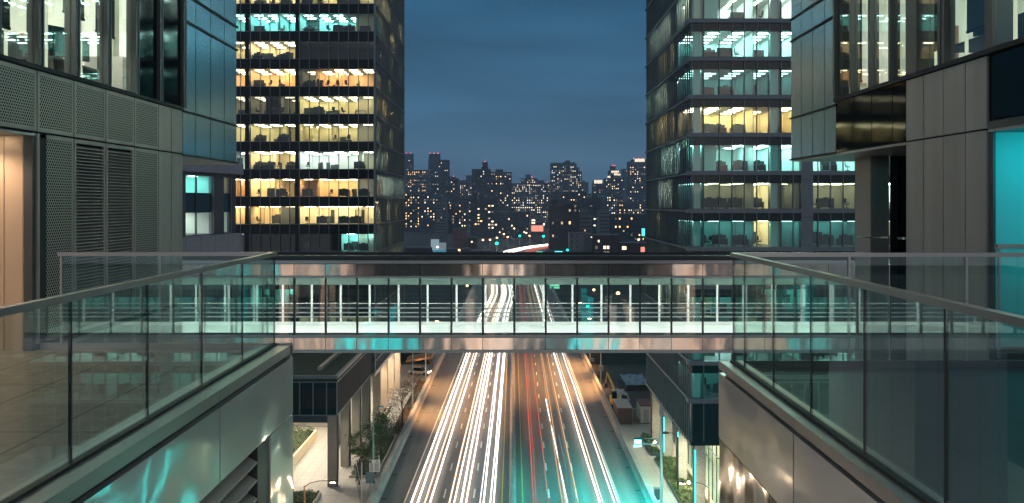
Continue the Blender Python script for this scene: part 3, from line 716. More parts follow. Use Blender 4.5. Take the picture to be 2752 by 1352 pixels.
# ================================================================== offices with rooms behind glass
def room(parent, x0, x1, y0, y1, z0, z1, key, opn='-y', lights='y', nl=3, plain=False, curtain=None):
    """one lit room; faces towards the open side(s) are left out for the glass"""
    m = MB(); x0 += .04; x1 -= .04
    m.use(0)
    if '+y' not in opn: m.poly([(x0,y1,z0),(x1,y1,z0),(x1,y1,z1),(x0,y1,z1)])
    if '-y' not in opn: m.poly([(x0,y0,z0),(x1,y0,z0),(x1,y0,z1),(x0,y0,z1)])
    if '-x' not in opn: m.poly([(x0,y0,z0),(x0,y1,z0),(x0,y1,z1),(x0,y0,z1)])
    if '+x' not in opn: m.poly([(x1,y0,z0),(x1,y1,z0),(x1,y1,z1),(x1,y0,z1)])
    m.use(1).poly([(x0,y0,z0),(x1,y0,z0),(x1,y1,z0),(x0,y1,z0)])
    m.use(2).poly([(x0,y0,z1),(x1,y0,z1),(x1,y1,z1),(x0,y1,z1)])
    rng = random.random
    if key not in ('dark',) and 'y' in opn:      # doors, shelves and partitions that break up the back wall
        m.use(3)
        for _ in range(1 if plain else 1 + int((x1-x0)/3.2)):
            w = .5+rng()*1.0; x = x0+.4+rng()*max(.1, x1-x0-w-.8); h = (.7+rng()*.7) if rng() < .8 else 2.1
            m.box(x, x+w, y1-.06-rng()*.3, y1-.02, z0, min(z0+h, z1-.3))
        m.use(0)
        for _ in range(0 if plain else int((x1-x0)/4)):
            x = x0+.8+rng()*(x1-x0-1.6); m.box(x-.06, x+.06, y0+2.2, y1-.02, z0, z1-.02)
    r = m.build('office_room', [M['w_'+key], M['carpet'], M['ceil'], M['furn']], parent)
    if curtain is not None:
        cv = MB(); n = int((y1-y0)/.28)
        pts = [(curtain + (.07 if i % 2 else -.07) + random.uniform(-.03,.03), y0+.05+(y1-y0-.1)*i/n) for i in range(n+1)]
        for a, b in zip(pts, pts[1:]):
            if random.random() < .9: cv.poly([(a[0],a[1],z0+.05),(b[0],b[1],z0+.05),(b[0],b[1],z1-.06),(a[0],a[1],z1-.06)])
        cv.build('curtain', M['curtain'], r)
    if key != 'dark':
        q = MB()
        nx = max(1, int(round((x1-x0)/2.3))); ny = nl
        for i in range(nx):
            for j in range(ny):
                if rng() < .12: continue
                cx = x0+(i+.5)*(x1-x0)/nx; cy = y0+(j+.5)*(y1-y0)/ny
                if lights == 'y': q.box(cx-.16, cx+.16, cy-.6, cy+.6, z1-.05, z1-.03)
                else: q.box(cx-.62, cx+.62, cy-.15, cy+.15, z1-.05, z1-.03)
        if q.v: q.build('ceiling_light', M['l_'+key], r)
    return r

WS = []                                             # where furniture stands: (x, y, z, floor phrase)
def tower_l():
    D0, D1 = 132.0, 169.0
    xc, xf = XX(1007, D0), -52.0
    t = thing('office_tower', 'dark banded glass office tower with orange and cream lit floors', 'office tower', (xc, D0, 0))
    zb0 = ZZ(84, D0); P_ = 74.1*D0/F; wh = 2.60
    rows = {-2:('cream','cream','cream'), -1:('cream','white','cream'), 0:('cream','cream','yellow'), 1:('teal','teal','teal'), 2:('cream','cream','dark'), 3:('orange','orange','orange'), 4:('dim','dim','yellow'),
            5:('yellow','yellow','yellow'), 6:('white','cream','white'), 7:('orange','warm','orange'), 8:('warm','warm','cream'), 9:('dim','dark','dimteal'),
            10:('dim','dark','dark'), 11:('dark','teal','dark'), 12:('dark','dark','dim'), 13:('dark','dim','dark')}
    A, B, Cc = (xf, XX(658,D0)), (XX(669,D0), XX(793,D0)), (XX(803,D0), xc-.05)
    zbot = 8.4; ztop = H+46
    def zk(k): return zb0 - (k-1)*P_
    sides = {-2:[(133,140)], -1:[(135,146)], 0:[(136,150,'yellow'),(160,166,'cream')], 1:[(134,141,'yellow'),(150,156,'cream')], 2:[(149,152,'cream'),(160,165,'dim')], 3:[(147,150,'yellow')],
             4:[(134.5,137,'cream'),(139,146,'orange'),(163,167,'yellow')], 5:[(135,139,'dim'),(148,153,'yellow')], 6:[(136,139,'yellow'),(142,147,'yellow')], 7:[(135,154,'white'),(155,168.5,'white')],
             8:[(145,150,'cream'),(156,158,'warm')], 9:[(136,141,'dim'),(147,152,'dim')], 10:[(136,140,'yellow'),(145,164,'yellow')]}
    for k, keys in rows.items():
        z0 = zk(k); z1 = z0+wh
        MB().box(xf, xc, D0, D0+.3, z1+.02, z0+P_-.02).build('spandrel', M['spandrel'], t)
        MB().box(xf, xc-.02, D0-.06, D0+.1, z0-.05, z0+.02).build('sill_trim', M['mull'], t)
        for (a, b), key in zip((A, B, Cc), keys):
            last = b > xc-1
            # rooms: some bays are split in two
            if key in ('dark',): parts = [(a, b, 'dark')]
            elif (b-a) < 8 and random.random() < .55: q = a+(b-a)*random.uniform(.4,.65); parts = [(a, q, key), (q, b, key)]
            else: parts = [(a, b, key)]
            if k == 4 and b < -32 and a > -41: parts = [(a, a+2.4, 'dim'), (a+2.4, a+4.6, 'dark'), (a+4.6, b, 'dim')]
            if k == 9 and last: parts = [(a, a+6.2, 'dark'), (a+6.2, b, 'teal')]
            if k == 3 and last: parts = [(a, a+2.4, 'dim'), (a+2.4, b, 'orange')]
            if k == 8 and a > -40 and not last: parts = [(a, a+4.7, 'warm'), (a+4.7, b, 'dim')]
            for p0, p1, kk in parts: 
                room(t, p0, p1, D0+.32, D0+(6.5 if kk != 'white' else 9), z0, z1, kk, '-y+x' if (p1 > xc-1) else '-y', 'x', 3)
            MB().poly([(a,D0+.12,z0),(b,D0+.12,z0),(b,D0+.12,z1),(a,D0+.12,z1)]).build('window_band', M['gl_tower'], t)
            if -1 <= k <= 9 and key != 'dark' and b > -41.0:
                WS.append((max(a,-41), b, D0+1.6, z0, k))
        MB().box(XX(658,D0), XX(669,D0), D0+.04, D0+.3, z0-.02, z1+.04).build('pilaster', M['spandrel'], t)
        MB().box(XX(793,D0), XX(803,D0), D0+.04, D0+.3, z0-.02, z1+.04).build('pilaster', M['spandrel'], t)
        # side: lit rooms seen between the fins
        if k in sides:
            for s_ in sides[k]:
                key = s_[2] if len(s_) > 2 else 'cream'
                room(t, xc-3.2, xc-.09, s_[0], s_[1], z0-.2, z0+P_-.75, key, '+x', 'y', max(3, int((s_[1]-s_[0])/.8)), curtain=xc-.30)
        MB().box(xc-.08, xc+.05, D0+.3, D1, z0-.10, z0+.06).build('side_trim', M['fin'], t)
    MB().box(xf, xc-.3, D1-.3, D1, zbot, ztop).build('rear_wall', M['spandrel'], t)
    MB().poly([(xc-.07,D0+.3,zbot),(xc-.07,D1,zbot),(xc-.07,D1,ztop),(xc-.07,D0+.3,ztop)]).build('side_glazing', M['gl_side'], t)
    MB().box(xc-3.6, xc-3.3, D0+9, D1-.3, zbot, ztop).build('core_wall', M['black'], t)
    x = xf+.2; i = 0
    while x < xc-.3:
        MB().box(x-.05, x+.05, D0-.16, D0+.02, zbot, ztop).build('mullion', M['mull'], t); x += 1.45
    MB().box(xc-.14, xc+.10, D0-.10, D0+.28, zbot, ztop).build('corner_mullion', M['fin'], t)
    y = D0+1.2
    while y < D1:
        MB().box(xc-.14, xc+.03, y-.05, y+.05, zbot, ztop).build('fin', M['fin'], t); y += 1.45
    MB().box(xf, xc, D0, D1, zbot-.5, zbot).build('soffit', M['soffit'], t)
    MB().box(xf, xc, D0, D1, ztop, ztop+.5).build('roof', M['roofdark'], t)
    for y in (142, 150, 158):
        MB().cyl(xc-2.4,y,zbot-.56,zbot-.53,.25,n=10).build('downlight', M['down'], t)
        lamp('column_wash', 'SPOT', (xc-2.4,y-1.5,zbot-.6), 2200, (1,.84,.6), .3, (R(20),0,0), 150, t)
    for y in (138, 146, 154, 162):
        MB().box(xc-1.15, xc-.02, y-.55, y+.55, 0, zbot-.5).build('column', M['tan'], t)
    MB().box(xf, xc-5, D0+2, D0+2.4, 0, zbot-.5).build('lobby_wall', M['soffit'], t)
    return t
M['gl_side'] = glass('fluted_side_glass', (.62,.66,.62), .05, .40, .14, (.75,.85,.95))
TL = tower_l()

def tower_r():
    D0, D1 = 97.0, 130.0
    xc, xf = XX(1857, D0), 47.0
    t = thing('office_tower', 'glass office tower with grey slab edges and white and teal lit floors', 'office tower', (xc, D0, 0))
    P_ = 102.2*D0/F; wh = 2.77; zR = ZZ(50, D0); zbot = ZZ(1198, D0); ztop = H+42
    rows = {-2:'white', -1:'white', 0:'white', 1:'cool', 2:'dimteal', 3:'warm', 4:'cool', 5:'dim', 6:'dimteal', 7:'dim', 8:'dimteal', 9:'cool', 10:'dimteal'}
    mx = [XX(p, D0) for p in (1859,1891,1933,1967,2000,2033.5,2066,2099,2131)]
    pier0, pier1 = XX(2152,D0), XX(2184,D0)
    while mx[-1]+1.36 < xf: mx.append(mx[-1]+1.36)
    sides = {-1:[(98,108,'cool')], 0:[(98,106,'cool'),(110,127,'white')], 1:[(108,110,'yellow'),(113,119,'yellow')], 2:[(113,122,'white'),(125,129,'cool')], 3:[(108,110,'warm'),(113,121,'warm'),(122,126,'yellow')],
             4:[(99,102,'teal'),(103,108,'cool'),(109,117,'cool')], 5:[(109,119,'white')], 6:[(114,116,'dim'),(118,120,'yellow')], 8:[(101,103,'cream'),(104,107,'yellow'),(109,114,'white')], 7:[(112,118,'dim')]}
    for k, key in rows.items():
        z0 = zR-k*P_; z1 = z0+wh
        MB().box(xc-.02, xf, D0+.02, D0+.35, z1, z1+.86).build('header_panel', M['spandrel_t'], t)
        MB().box(xc-.30, xf, D0-.22, D0+.40, z0-.47, z0-.03).box(xc-.30, xc+.1, D0+.40, D0+1.5, z0-.47, z0-.03).build('slab_edge', M['band'], t)
        split = [xc+.02, mx[1], mx[1]+5.5, mx[7], pier0, pier1, pier1+6, xf]
        for i in range(len(split)-1):
            a, b = split[i], split[i+1]
            if i == 4: continue
            kk = key
            if k == 5: kk = ('dimteal','dim','warm','dim','x','dim','white')[i] if i != 2 else 'dim'
            if k == 5 and i == 2: kk = 'cream'
            if k == 6: kk = ('dimteal','dimteal','cream','dimteal','x','dimteal','dim')[i]
            if k == 4 and i in (0,): kk = 'teal'
            if k == 1 and i in (0,): kk = 'teal'
            if k == 2 and i == 3: kk = 'dimteal'
            if k == 9 and i == 0: kk = 'teal'
            room(t, a, b, D0+.37, D0+8, z0, z1, kk, '-y-x' if i == 0 else '-y', 'x' if k else 'y', 4, plain=True)
            MB().poly([(a,D0+.15,z0-.03),(b,D0+.15,z0-.03),(b,D0+.15,z1),(a,D0+.15,z1)]).build('window_band', M['gl_towerr'], t)
            if kk not in ('dark',) and 0 <= k <= 10 and i in (1,2,5,6): WS.append((a, b, D0+2.0, z0, 100+k))
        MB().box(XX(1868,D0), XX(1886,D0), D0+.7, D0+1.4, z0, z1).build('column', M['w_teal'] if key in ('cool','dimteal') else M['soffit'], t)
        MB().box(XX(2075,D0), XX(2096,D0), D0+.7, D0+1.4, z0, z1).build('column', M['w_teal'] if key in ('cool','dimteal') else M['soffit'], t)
        for s_ in sides.get(k, []):
            room(t, xc+.08, xc+3.2, s_[0], s_[1], z0+.05, z0+P_-.55, s_[2], '-x', 'y', max(3, int((s_[1]-s_[0])/.8)), curtain=xc+.30)
        MB().box(xc-.14, xc+.05, D0+1.5, D1, z0-.36, z0-.16).build('side_trim', M['fin'], t)
    MB().box(xf-.2, xf, D0, D1, zbot, ztop).build('end_wall', M['spandrel'], t)
    MB().box(xc+.3, xf, D1-.3, D1, zbot, ztop).build('rear_wall', M['spandrel'], t)
    MB().box(xc+3.3, xc+3.6, D0+9, D1-.3, zbot, ztop).build('core_wall', M['black'], t)
    MB().poly([(xc+.06,D0+.4,zbot),(xc+.06,D1,zbot),(xc+.06,D1,ztop),(xc+.06,D0+.4,ztop)]).build('side_glazing', M['gl_side'], t)
    for x in mx:
        if pier0-.2 < x < pier1+.2: continue
        MB().box(x-.045, x+.045, D0-.12, D0+.15, zbot+.5, ztop).build('mullion', M['mull'], t)
    m = MB(); z = zbot
    while z < ztop: m.box(pier0, pier1, D0-.18, D0+.5, z+.02, min(z+P_-.02, ztop)); z += P_
    m.build('pier', M['band'], t)
    y = D0+.9
    while y < D1:
        MB().box(xc-.05, xc+.14, y-.05, y+.05, zbot-.15, ztop).build('fin', M['fin'], t); y += 1.30
    MB().box(xc, xf, D0-.02, D0+.5, zbot, zR-10*P_-.47).build('skirt', M['spandrel_t'], t)
    MB().box(xc, xf, D0+.5, D1, zbot-.02, zbot+.2).build('soffit', M['soffit'], t)
    MB().box(xc, xf, D0, D1, ztop, ztop+.5).build('roof', M['roofdark'], t)
    # colonnade, lobby and teal light strips
    for i, y in enumerate((97.5, 107.5, 117.5, 127.2)):
        MB().box(19.9, 21.0, y, y+1.1, 0, zbot-.02).build('column', M['colr'], t)
        MB().box(19.79, 19.87, y+.2, y+.9, 0, zbot-.02).build('column_fin', M['alu_dark'], t)
        if i < 3: MB().box(19.84, 19.90, y-.10, y-.02, .8, 6.6-.6*i).build('light_strip', M['teal_led'], t)
    for x in (26.5, 32.5, 38.5, 44.5):
        MB().box(x,x+1.1,97.2,98.2,0,zbot-.02).build('column', M['colr'], t); (MB().box(x-.14,x-.04,97.15,97.3,.5,6.6).build('light_strip', M['teal_led_added'], t) if x in (32.5, 38.5) else None)  # strips on these hidden columns added to streak the steel edge panels teal
    lb = MB().poly([(22.6,98.3,0),(22.6,D1,0),(22.6,D1,zbot-.02),(22.6,98.3,zbot-.02)]).poly([(22.6,98.3,0),(xf,98.3,0),(xf,98.3,zbot-.02),(22.6,98.3,zbot-.02)]).build('lobby_glass', M['gl_towerr'], t)
    fr = MB()
    for y in range(99, 130, 2): fr.box(22.55, 22.65, y-.05, y+.05, 0, zbot-.02)
    for x in (23.2,23.9,24.6,26,28,30,33): fr.box(x-.05, x+.05, 98.25, 98.35, 0, zbot-.02)
    fr.box(22.55,22.65,98.3,D1,5.4,5.5).box(22.6,xf,98.25,98.35,5.4,5.5).build('lobby_frame', M['mull'], lb)
    cu = MB()
    for k in range(24): cu.cyl(23.3+k*.42, 99.6+.12*(k%2), 0, zbot-.1, .24, n=6)
    cu.build('lobby_curtain', pbr('cream_curtain', (.72,.68,.52), .8), t)
    MB().box(26, 26.3, 101, D1, 0, zbot-.02).build('lobby_wall', M['w_cream'], t)
    for x, y in ((21.8,100.5),(21.8,104),(21.8,111),(21.8,121),(24.2,98.9),(24.4,106),(24.4,114)):
        MB().cyl(x, y, zbot-.06, zbot-.03, .16, n=10).build('downlight', M['down'], t)
        lamp('colonnade_lamp', 'SPOT', (x, y, zbot-.1), 1500, (1,.86,.62), .2, (0,0,0), 150, t)
    return t
M['colr'] = tiles('pale_clad_column', (.42,.385,.34), (.41,.375,.33), (.12,.11,.1), 3, 2.6, .45, .02)
M['teal_led_added'] = emis('added_teal_led_strip', (.0,.85,.80), 14)
M['teal_led'] = emis('teal_led_strip', (.0,.80,.80), 2.6)
TR = tower_r()

# furniture in the lit offices: one desk row and a chair copied around
def workstation():
    t = thing('workstation', 'w', 'desk', (0,0,0))
    MB().box(-.8,.8,-.4,.4,.70,.75).box(-.8,-.75,-.4,.4,0,.70).box(.75,.8,-.4,.4,0,.70).build('desk_top', M['furn'], t)
    MB().box(-.8,.8,-.44,-.40,.1,1.15).build('screen_panel', M['furn'], t)
    MB().box(-.28,.28,-.05,-.02,.85,1.25).box(-.04,.04,-.02,.02,.75,.9).build('display', M['screen'], t)
    return t
ROWNAME = {-1:'highest lit floor', 0:'topmost cream lit floor', 1:'teal lit floor', 2:'half dark cream floor', 3:'upper orange lit floor', 4:'yellow floor with dim rooms', 5:'all yellow floor', 6:'white lit floor', 7:'lower orange lit floor', 8:'warm cream floor below the orange', 9:'dim lowest floor with a teal corner'}
ROWR = {0:'topmost white floor', 1:'floor with rows of white ceiling lights', 2:'dark green floor', 3:'warm amber floor', 4:'bright teal white floor', 5:'dim floor under the bright teal one', 6:'dim teal floor above the footbridge', 7:'floor behind the footbridge roof', 8:'floor behind the footbridge glass', 9:'lit floor below the footbridge', 10:'lowest dark teal floor'}
w0 = workstation(); c0 = chair('w', (0,0,0), 0, None)
first_w = first_c = True
for (a, b, y, z, k) in WS:
    nm = (ROWR[k-100] + ' of slab edged tower') if k >= 100 else (ROWNAME[k] + ' of banded tower')
    x = a+1.0
    while x < b-.9:
        r = random.random()
        if r < .48:
            lb = 'dark workstation on the ' + nm; loc = (x, y+random.uniform(-.5,1.4), z+.01)
            if first_w: w0['label']=lb; w0['group']='workstations, '+nm; w0.location=loc; first_w=False
            else: copy_tree(w0, loc, random.choice((0,math.pi)), lb, 'workstations, '+nm)
        elif r < .80:
            lb = 'dark swivel chair on the ' + nm; loc = (x, y-.5+random.uniform(-.3,.6), z+.01)
            if first_c: c0['label']=lb; c0['group']='office chairs, '+nm; c0.location=loc; first_c=False
            else: copy_tree(c0, loc, random.uniform(0,6.28), lb, 'office chairs, '+nm)
        x += random.uniform(1.25, 2.3)

# ================================================================== low glass wing in front of the banded tower
def podium():
    D0, D1 = 105.5, 131.8
    xc, xf = XX(906, D0), -47.0
    z0, z1 = 8.4, ZZ(1010, D0)
    t = thing('low_glass_wing', 'low dark glass wing on metal columns with a planted roof', 'building', (xc, D0, 0))
    MB().box(xf, xc, D0, D1, z1-.7, z1-.35).build('roof', M['roofgreen'], t)
    p = .32
    MB().box(xf, xc, D0-.05, D0+p, z1-.35, z1).box(xc-p, xc+.05, D0+p, D1, z1-.35, z1).build('parapet', M['bluemetal'], t)
    MB().box(xc-3.4, xc-2.9, D0+5, D1, z1-.35, z1+.1).build('roof_screen', M['alu'], t)
    MB().box(xf, xc-.12, D0+.12, D0+.2, z0+.1, z1-.72).build('front_glazing', M['gl_pod'], t)
    MB().box(xc-.2, xc-.12, D0+.2, D1, z0+.1, z1-.72).build('side_glazing', M['gl_pod'], t)
    for z in (z0+.0, z1-.82):
        MB().box(xf, xc, D0, D0+.12, z, z+.12).build('rail_trim', M['bluemetal'], t); MB().box(xc-.12, xc+.02, D0+.12, D1, z, z+.12).build('rail_trim', M['bluemetal'], t)
    for px in (805, 841, 877.5, 905.2):
        x = XX(px, D0); MB().box(x-.05, x+.05, D0-.06, D0+.12, z0+.12, z1-.82).build('mullion', M['bluemetal'], t)
    x = XX(805, D0)-1.6
    while x > xf: MB().box(x-.05, x+.05, D0-.06, D0+.12, z0+.12, z1-.82).build('mullion', M['bluemetal'], t); x -= 1.6
    y = D0+1.1
    while y < D1: MB().box(xc-.12, xc+.03, y-.05, y+.05, z0+.12, z1-.82).build('mullion', M['alu_dark'], t); y += 1.05
    for a, b in ((z0+.12, z0+.85), (z1-1.5, z1-.82)):
        MB().box(xf, xc-.14, D0+.06, D0+.115, a, b).build('spandrel', M['spandrel_t'], t)
    MB().box(xf, xc-.3, D0+.3, D1, z0-.02, z0+.08).build('soffit', M['soffit'], t)
    MB().box(xf, XX(881,D0), D0+.2, D0+.9, z0-.85, z0-.02).build('edge_beam', M['bluedark'], t)
    for k in range(4):
        y = D0+8*k
        MB().box(-21.9, -20.85, y+.05, y+1.1, 0, z0-.02).build('column', M['colm'], t)
        MB().box(-20.84, -20.72, y+.3, y+.9, 0, z0-.02).build('column_fin', M['alu_dark'], t)
    for x, y in ((-25,109),(-30,113),(-25,118),(-31,121),(-24.5,126),(-29,129)):
        MB().cyl(x, y, z0-.06, z0-.03, .3, n=10).build('downlight', M['down'], t)
        lamp('passage_lamp', 'SPOT', (x, y, z0-.1), 2000, (1,.84,.62), .3, (0,0,0), 155, t)
    MB().box(-24.3, -24.1, 122, 131, 0, z0-.1).build('passage_wall', M['w_cream'], t)
    return t
M['roofgreen'] = pbr('sedum_roof', (.012,.022,.014), .9, 0, .4, .8)
M['bluemetal'] = pbr('blue_grey_metal', (.12,.165,.20), .4, .4)
M['bluedark'] = pbr('navy_beam', (.012,.03,.05), .5)
M['colm'] = pbr('clad_metal_column', (.24,.225,.205), .38, .5, .08, .6)
M['gl_pod'] = pbr('dark_wing_glass', (.005,.012,.014), .06, 0, 0, spec=.7, bump=.004, bscale=.6)
podium()

# ================================================================== lilac panelled block
def lilac():
    A = (XX(488,78), 78.0); B = (XX(634,88), 88.0)
    dx, dy = B[0]-A[0], B[1]-A[1]; L_ = math.hypot(dx, dy); ux, uy = dx/L_, dy/L_
    t = thing('panelled_building', 'lilac grey panelled block with tall teal window under the blue glass overhang', 'building', (A[0], A[1], 0))
    t.rotation_euler = (0,0,math.atan2(dy,dx))
    WL[t.name] = (0,0,0)
    # local frame: u along the face, v away behind it
    zt = H+7; u = lambda px, D: (XX(px,D)-A[0])/dx*L_
    def uu(px):            # where the sight line of px meets the face
        k = (px-CX)/F; s = (k*A[1]-A[0])/(dx-k*dy); return s*L_, A[1]+s*dy
    def zz(px, py): return ZZ(py, uu(px)[1])
    w = []
    u0, u1 = uu(499)[0], uu(575)[0]; v0, v1 = uu(602)[0], uu(624)[0]
    zlo, zhi = zz(540, 630), zz(540, 472)
    m = MB(); e = .6
    m.box(-3, L_+.0, 0, e, 0, zlo).box(-3, L_+.0, 0, e, zhi, zt).box(-3, u0, 0, e, zlo, zhi).box(u1, v0, 0, e, zlo, zhi).box(v1, L_, 0, e, zlo, zhi)
    m.box(-3, L_, 8, 8.4, 0, zt).box(L_-.4, L_, e, 8, 0, zt).box(-3, -2.6, e, 8, 0, zt)
    m.build('wall', M['lilac2'], t)
    MB().box(-3.2, L_+.6, -.5, 0-.01, zz(540,470)+.25, zz(540,470)+1.3).build('cornice', M['lilac2'], t)
    MB().box(-3.2, L_+.6, -.4, -.01, 0, zlo-.12).build('plinth', M['lilac2'], t)
    MB().box(-3, L_, 0, 8.4, zt, zt+.3).build('roof', M['roofdark'], t)
    mid = zz(540, 545); h2 = .9
    for (a, b, hi, lo) in ((u0, u1, 'teal', 'cream'), (v0, v1, 'dim', 'white')):
        MB().box(a, b, .25, .45, mid-h2, mid+h2).build('spandrel', M['spandrel'], t)
        MB().poly([(a,.2,zlo),(b,.2,zlo),(b,.2,zhi),(a,.2,zhi)]).build('window', M['gl_tower'], t)
        m = MB()
        for x in ([a+.04, a+(b-a)*.42, b-.04] if b-a > 3 else [a+.04, b-.04]): m.box(x-.06, x+.06, .12, .28, zlo, zhi)
        m.build('window_frame', M['alu_dark'], t)
        room(t, a, b, .5, 6, mid+h2, zhi, hi, '-y', 'x', 3); room(t, a, b, .5, 6, zlo, mid-h2, 'white', '-y', 'x', 3)
    t.location = (A[0], A[1], 0)
    return t
M['lilac2'] = tiles('lilac_wall_panel', (.20,.20,.245), (.19,.19,.235), (.05,.05,.065), 2.6, 1.9, .45, .03)
lilac()
# ================================================================== ground, road, pavements
MB().poly([(-695,-93,-.06),(695,-93,-.06),(695,1895,-.06),(-695,1895,-.06)]).build('ground', M['ground'], kind='structure')
def bend(D, x):
    """road alignment: straight, then sweeping to the right far away"""
    t = max(0, D-560); return x + (t*t)/700.0 if t > 0 else x
def wob(D):
    """small shift of the inbound carriageway beyond the footbridge"""
    return 1.9*math.exp(-((D-325)/48.0)**2) if D > 180 else 0
DS = [-40,0,30,60,80,100,120,140,160,180,200,225,250,275,300,325,350,375,400,440,480,520,560,590,620,650,680,710,740,780,820]
def strip(x0, x1, z, d0=-40, d1=900, f=None):
    m = MB(); ds = [d for d in DS if d0 < d < d1]; ds = [d0]+ds+([d1] if d1 < 820 else [])
    g = lambda x, D: x(D) if callable(x) else x
    for a, b in zip(ds, ds[1:]):
        m.poly([(bend(a,g(x0,a)),a,z),(bend(a,g(x1,a)),a,z),(bend(b,g(x1,b)),b,z),(bend(b,g(x0,b)),b,z)])
    return m
strip(-15.4, 15.4, 0.0).build('road', M['asphalt'], kind='structure')
def barrier(name, label, pts, z0=-.05, m='conc', y0=-40, y1=560):
    """profile swept along the road"""
    mb = MB(); ds = [y0]+[d for d in DS if y0 < d < y1]+[y1]
    for a, b in zip(ds, ds[1:]):
        n = len(mb.v); k = len(pts)
        for D in (a, b):
            for p in pts: mb.v.append((bend(D,p[0]), D, p[1]))
        for i in range(k):
            j = (i+1) % k; mb.f.append((n+i, n+k+i, n+k+j, n+j)); mb.m.append(0)
    return mb.build(name, M[m], label=label, cat='barrier')
barrier('road_barrier', 'concrete road barrier along the inbound headlight lanes beside the bare trees', [(-15.05,0),(-15.25,.35),(-15.35,1.0),(-15.85,1.0),(-15.9,0)])
barrier('road_barrier', 'concrete road barrier glowing teal and orange along the outbound lanes', [(15.85,0),(15.8,1.0),(15.3,1.0),(15.2,.35),(15.0,0)])
barrier('median_barrier', 'dark median barrier between white and red light trails', [(-.42,0),(-.2,.35),(-.13,.85),(.13,.85),(.2,.35),(.42,0)])
MB().box(-.34,.34,-40,560,.0,.02).build('median_kerb', M['conc'], kind='structure') if False else None
for name, m, a, b in (('edge_line', 'lineW', lambda D: -12.15+.0117*(D-100)*(1 if D<260 else 0)+1.87*(1 if D>=260 else 0), .16), ('edge_line', 'lineW', lambda D: 12.03-.0013*(D-100), .16), ('median_line', 'lineY', lambda D: -1.22, .13), ('median_line', 'lineY', lambda D: 1.13, .13)):
    M.setdefault('lineW', pbr('white_road_paint', (.62,.62,.60), .5)); M.setdefault('lineY', pbr('yellow_road_paint', (.60,.42,.08), .5))
    mb = MB(); ds = [-40]+[d for d in DS if -40 < d < 540]
    for p, q in zip(ds, ds[1:]):
        mb.poly([(a(p)-b/2,p,.006),(a(p)+b/2,p,.006),(a(q)+b/2,q,.006),(a(q)-b/2,q,.006)])
    mb.build(name, M[m], kind='structure')
for xa, xb in ((-7.85,-7.45),(-4.45,-4.08),(4.15,4.8),(7.3,8.5)):
    mb = MB(); D = 60.0
    while D < 520:
        x = xa+(xb-xa)*min(1,max(0,(D-100)/95)); x2 = xa+(xb-xa)*min(1,max(0,(D+3-100)/95))
        mb.poly([(x-.09,D,.006),(x+.09,D,.006),(x2+.09,D+3.2,.006),(x2-.09,D+3.2,.006)]); D += 10.4
    mb.build('lane_dashes', M['lineW'], kind='structure')
mb = MB()                                            # drain gratings along the shoulders
for D in range(92, 240, 9): mb.box(-14.9,-14.35,D,D+.5,.004,.008); mb.box(14.3,14.85,D+3,D+3.5,.004,.008)
mb.build('road_drains', M['black'], kind='structure')
mb = MB()
for D in (96,143,176,189,214): mb.box(-15.0,15.0,D,D+.12,.003,.005)
mb.build('road_joints', M['black'], kind='structure')
MB().poly([(-60,40,-.02),(-16,40,-.02),(-16,240,-.02),(-60,240,-.02)]).build('plaza', M['paving'], kind='structure')
MB().poly([(16,40,-.02),(24.5,40,-.02),(24.5,136,-.02),(16,136,-.02)]).build('sidewalk', M['paving_b'], kind='structure')
MB().poly([(24.5,40,-.03),(60,40,-.03),(60,136,-.03),(24.5,136,-.03)]).build('sidewalk', M['paving'], kind='structure')

# ------------------------------------------------------------------ lines of vehicle light lying over the lanes
TC = {'white': ((1,.84,.70), 4.6), 'warm': ((1,.62,.44), 1.1), 'red': ((1,.12,.08), .62), 'orange': ((1,.42,.20), .55), 'amber': ((1,.60,.32), .60), 'blue': ((.72,.82,1), 1.3), 'pale': ((.25,.50,.68), .16), 'teal': ((0,.9,.7), .4), 'thinred': ((1,.25,.16), .3), 'cool': ((.97,.92,.95), 2.0)}
TM = {k: emis('light_'+k, c_, s_) for k, (c_, s_) in TC.items()}
def trail(kind, xb, xt, w, label, z=.65, d0=52, d1=735, far=None, left=True, group=None):
    """xb, xt: offset from the median at depth 100 and 200; far: offset beyond the footbridge"""
    path = []; far = xt if far is None else far
    ds = [d for d in DS if d0 <= d <= d1]
    if ds[0] != d0: ds = [d0]+ds
    if ds[-1] != d1: ds.append(d1)
    for D in ds:
        if D <= 200: x = xb+(xt-xb)*max(-.35,(D-100)/100)
        else: x = xt+(far-xt)*min(1,(D-200)/150)
        if left: x += wob(D)*(1 if x > -8 else 1.2)
        path.append((bend(D,x)+.03*math.sin(D*.17+xb*5), D, z+.08*math.sin(D*.31+xb*3)))
    MB().tube(path, w*.23, 6, .35).build('light_trail', TM[kind], label=label, cat='light trail', group=group, smooth=True)
G1 = 'white headlight trails'; G2 = 'tail light trails'
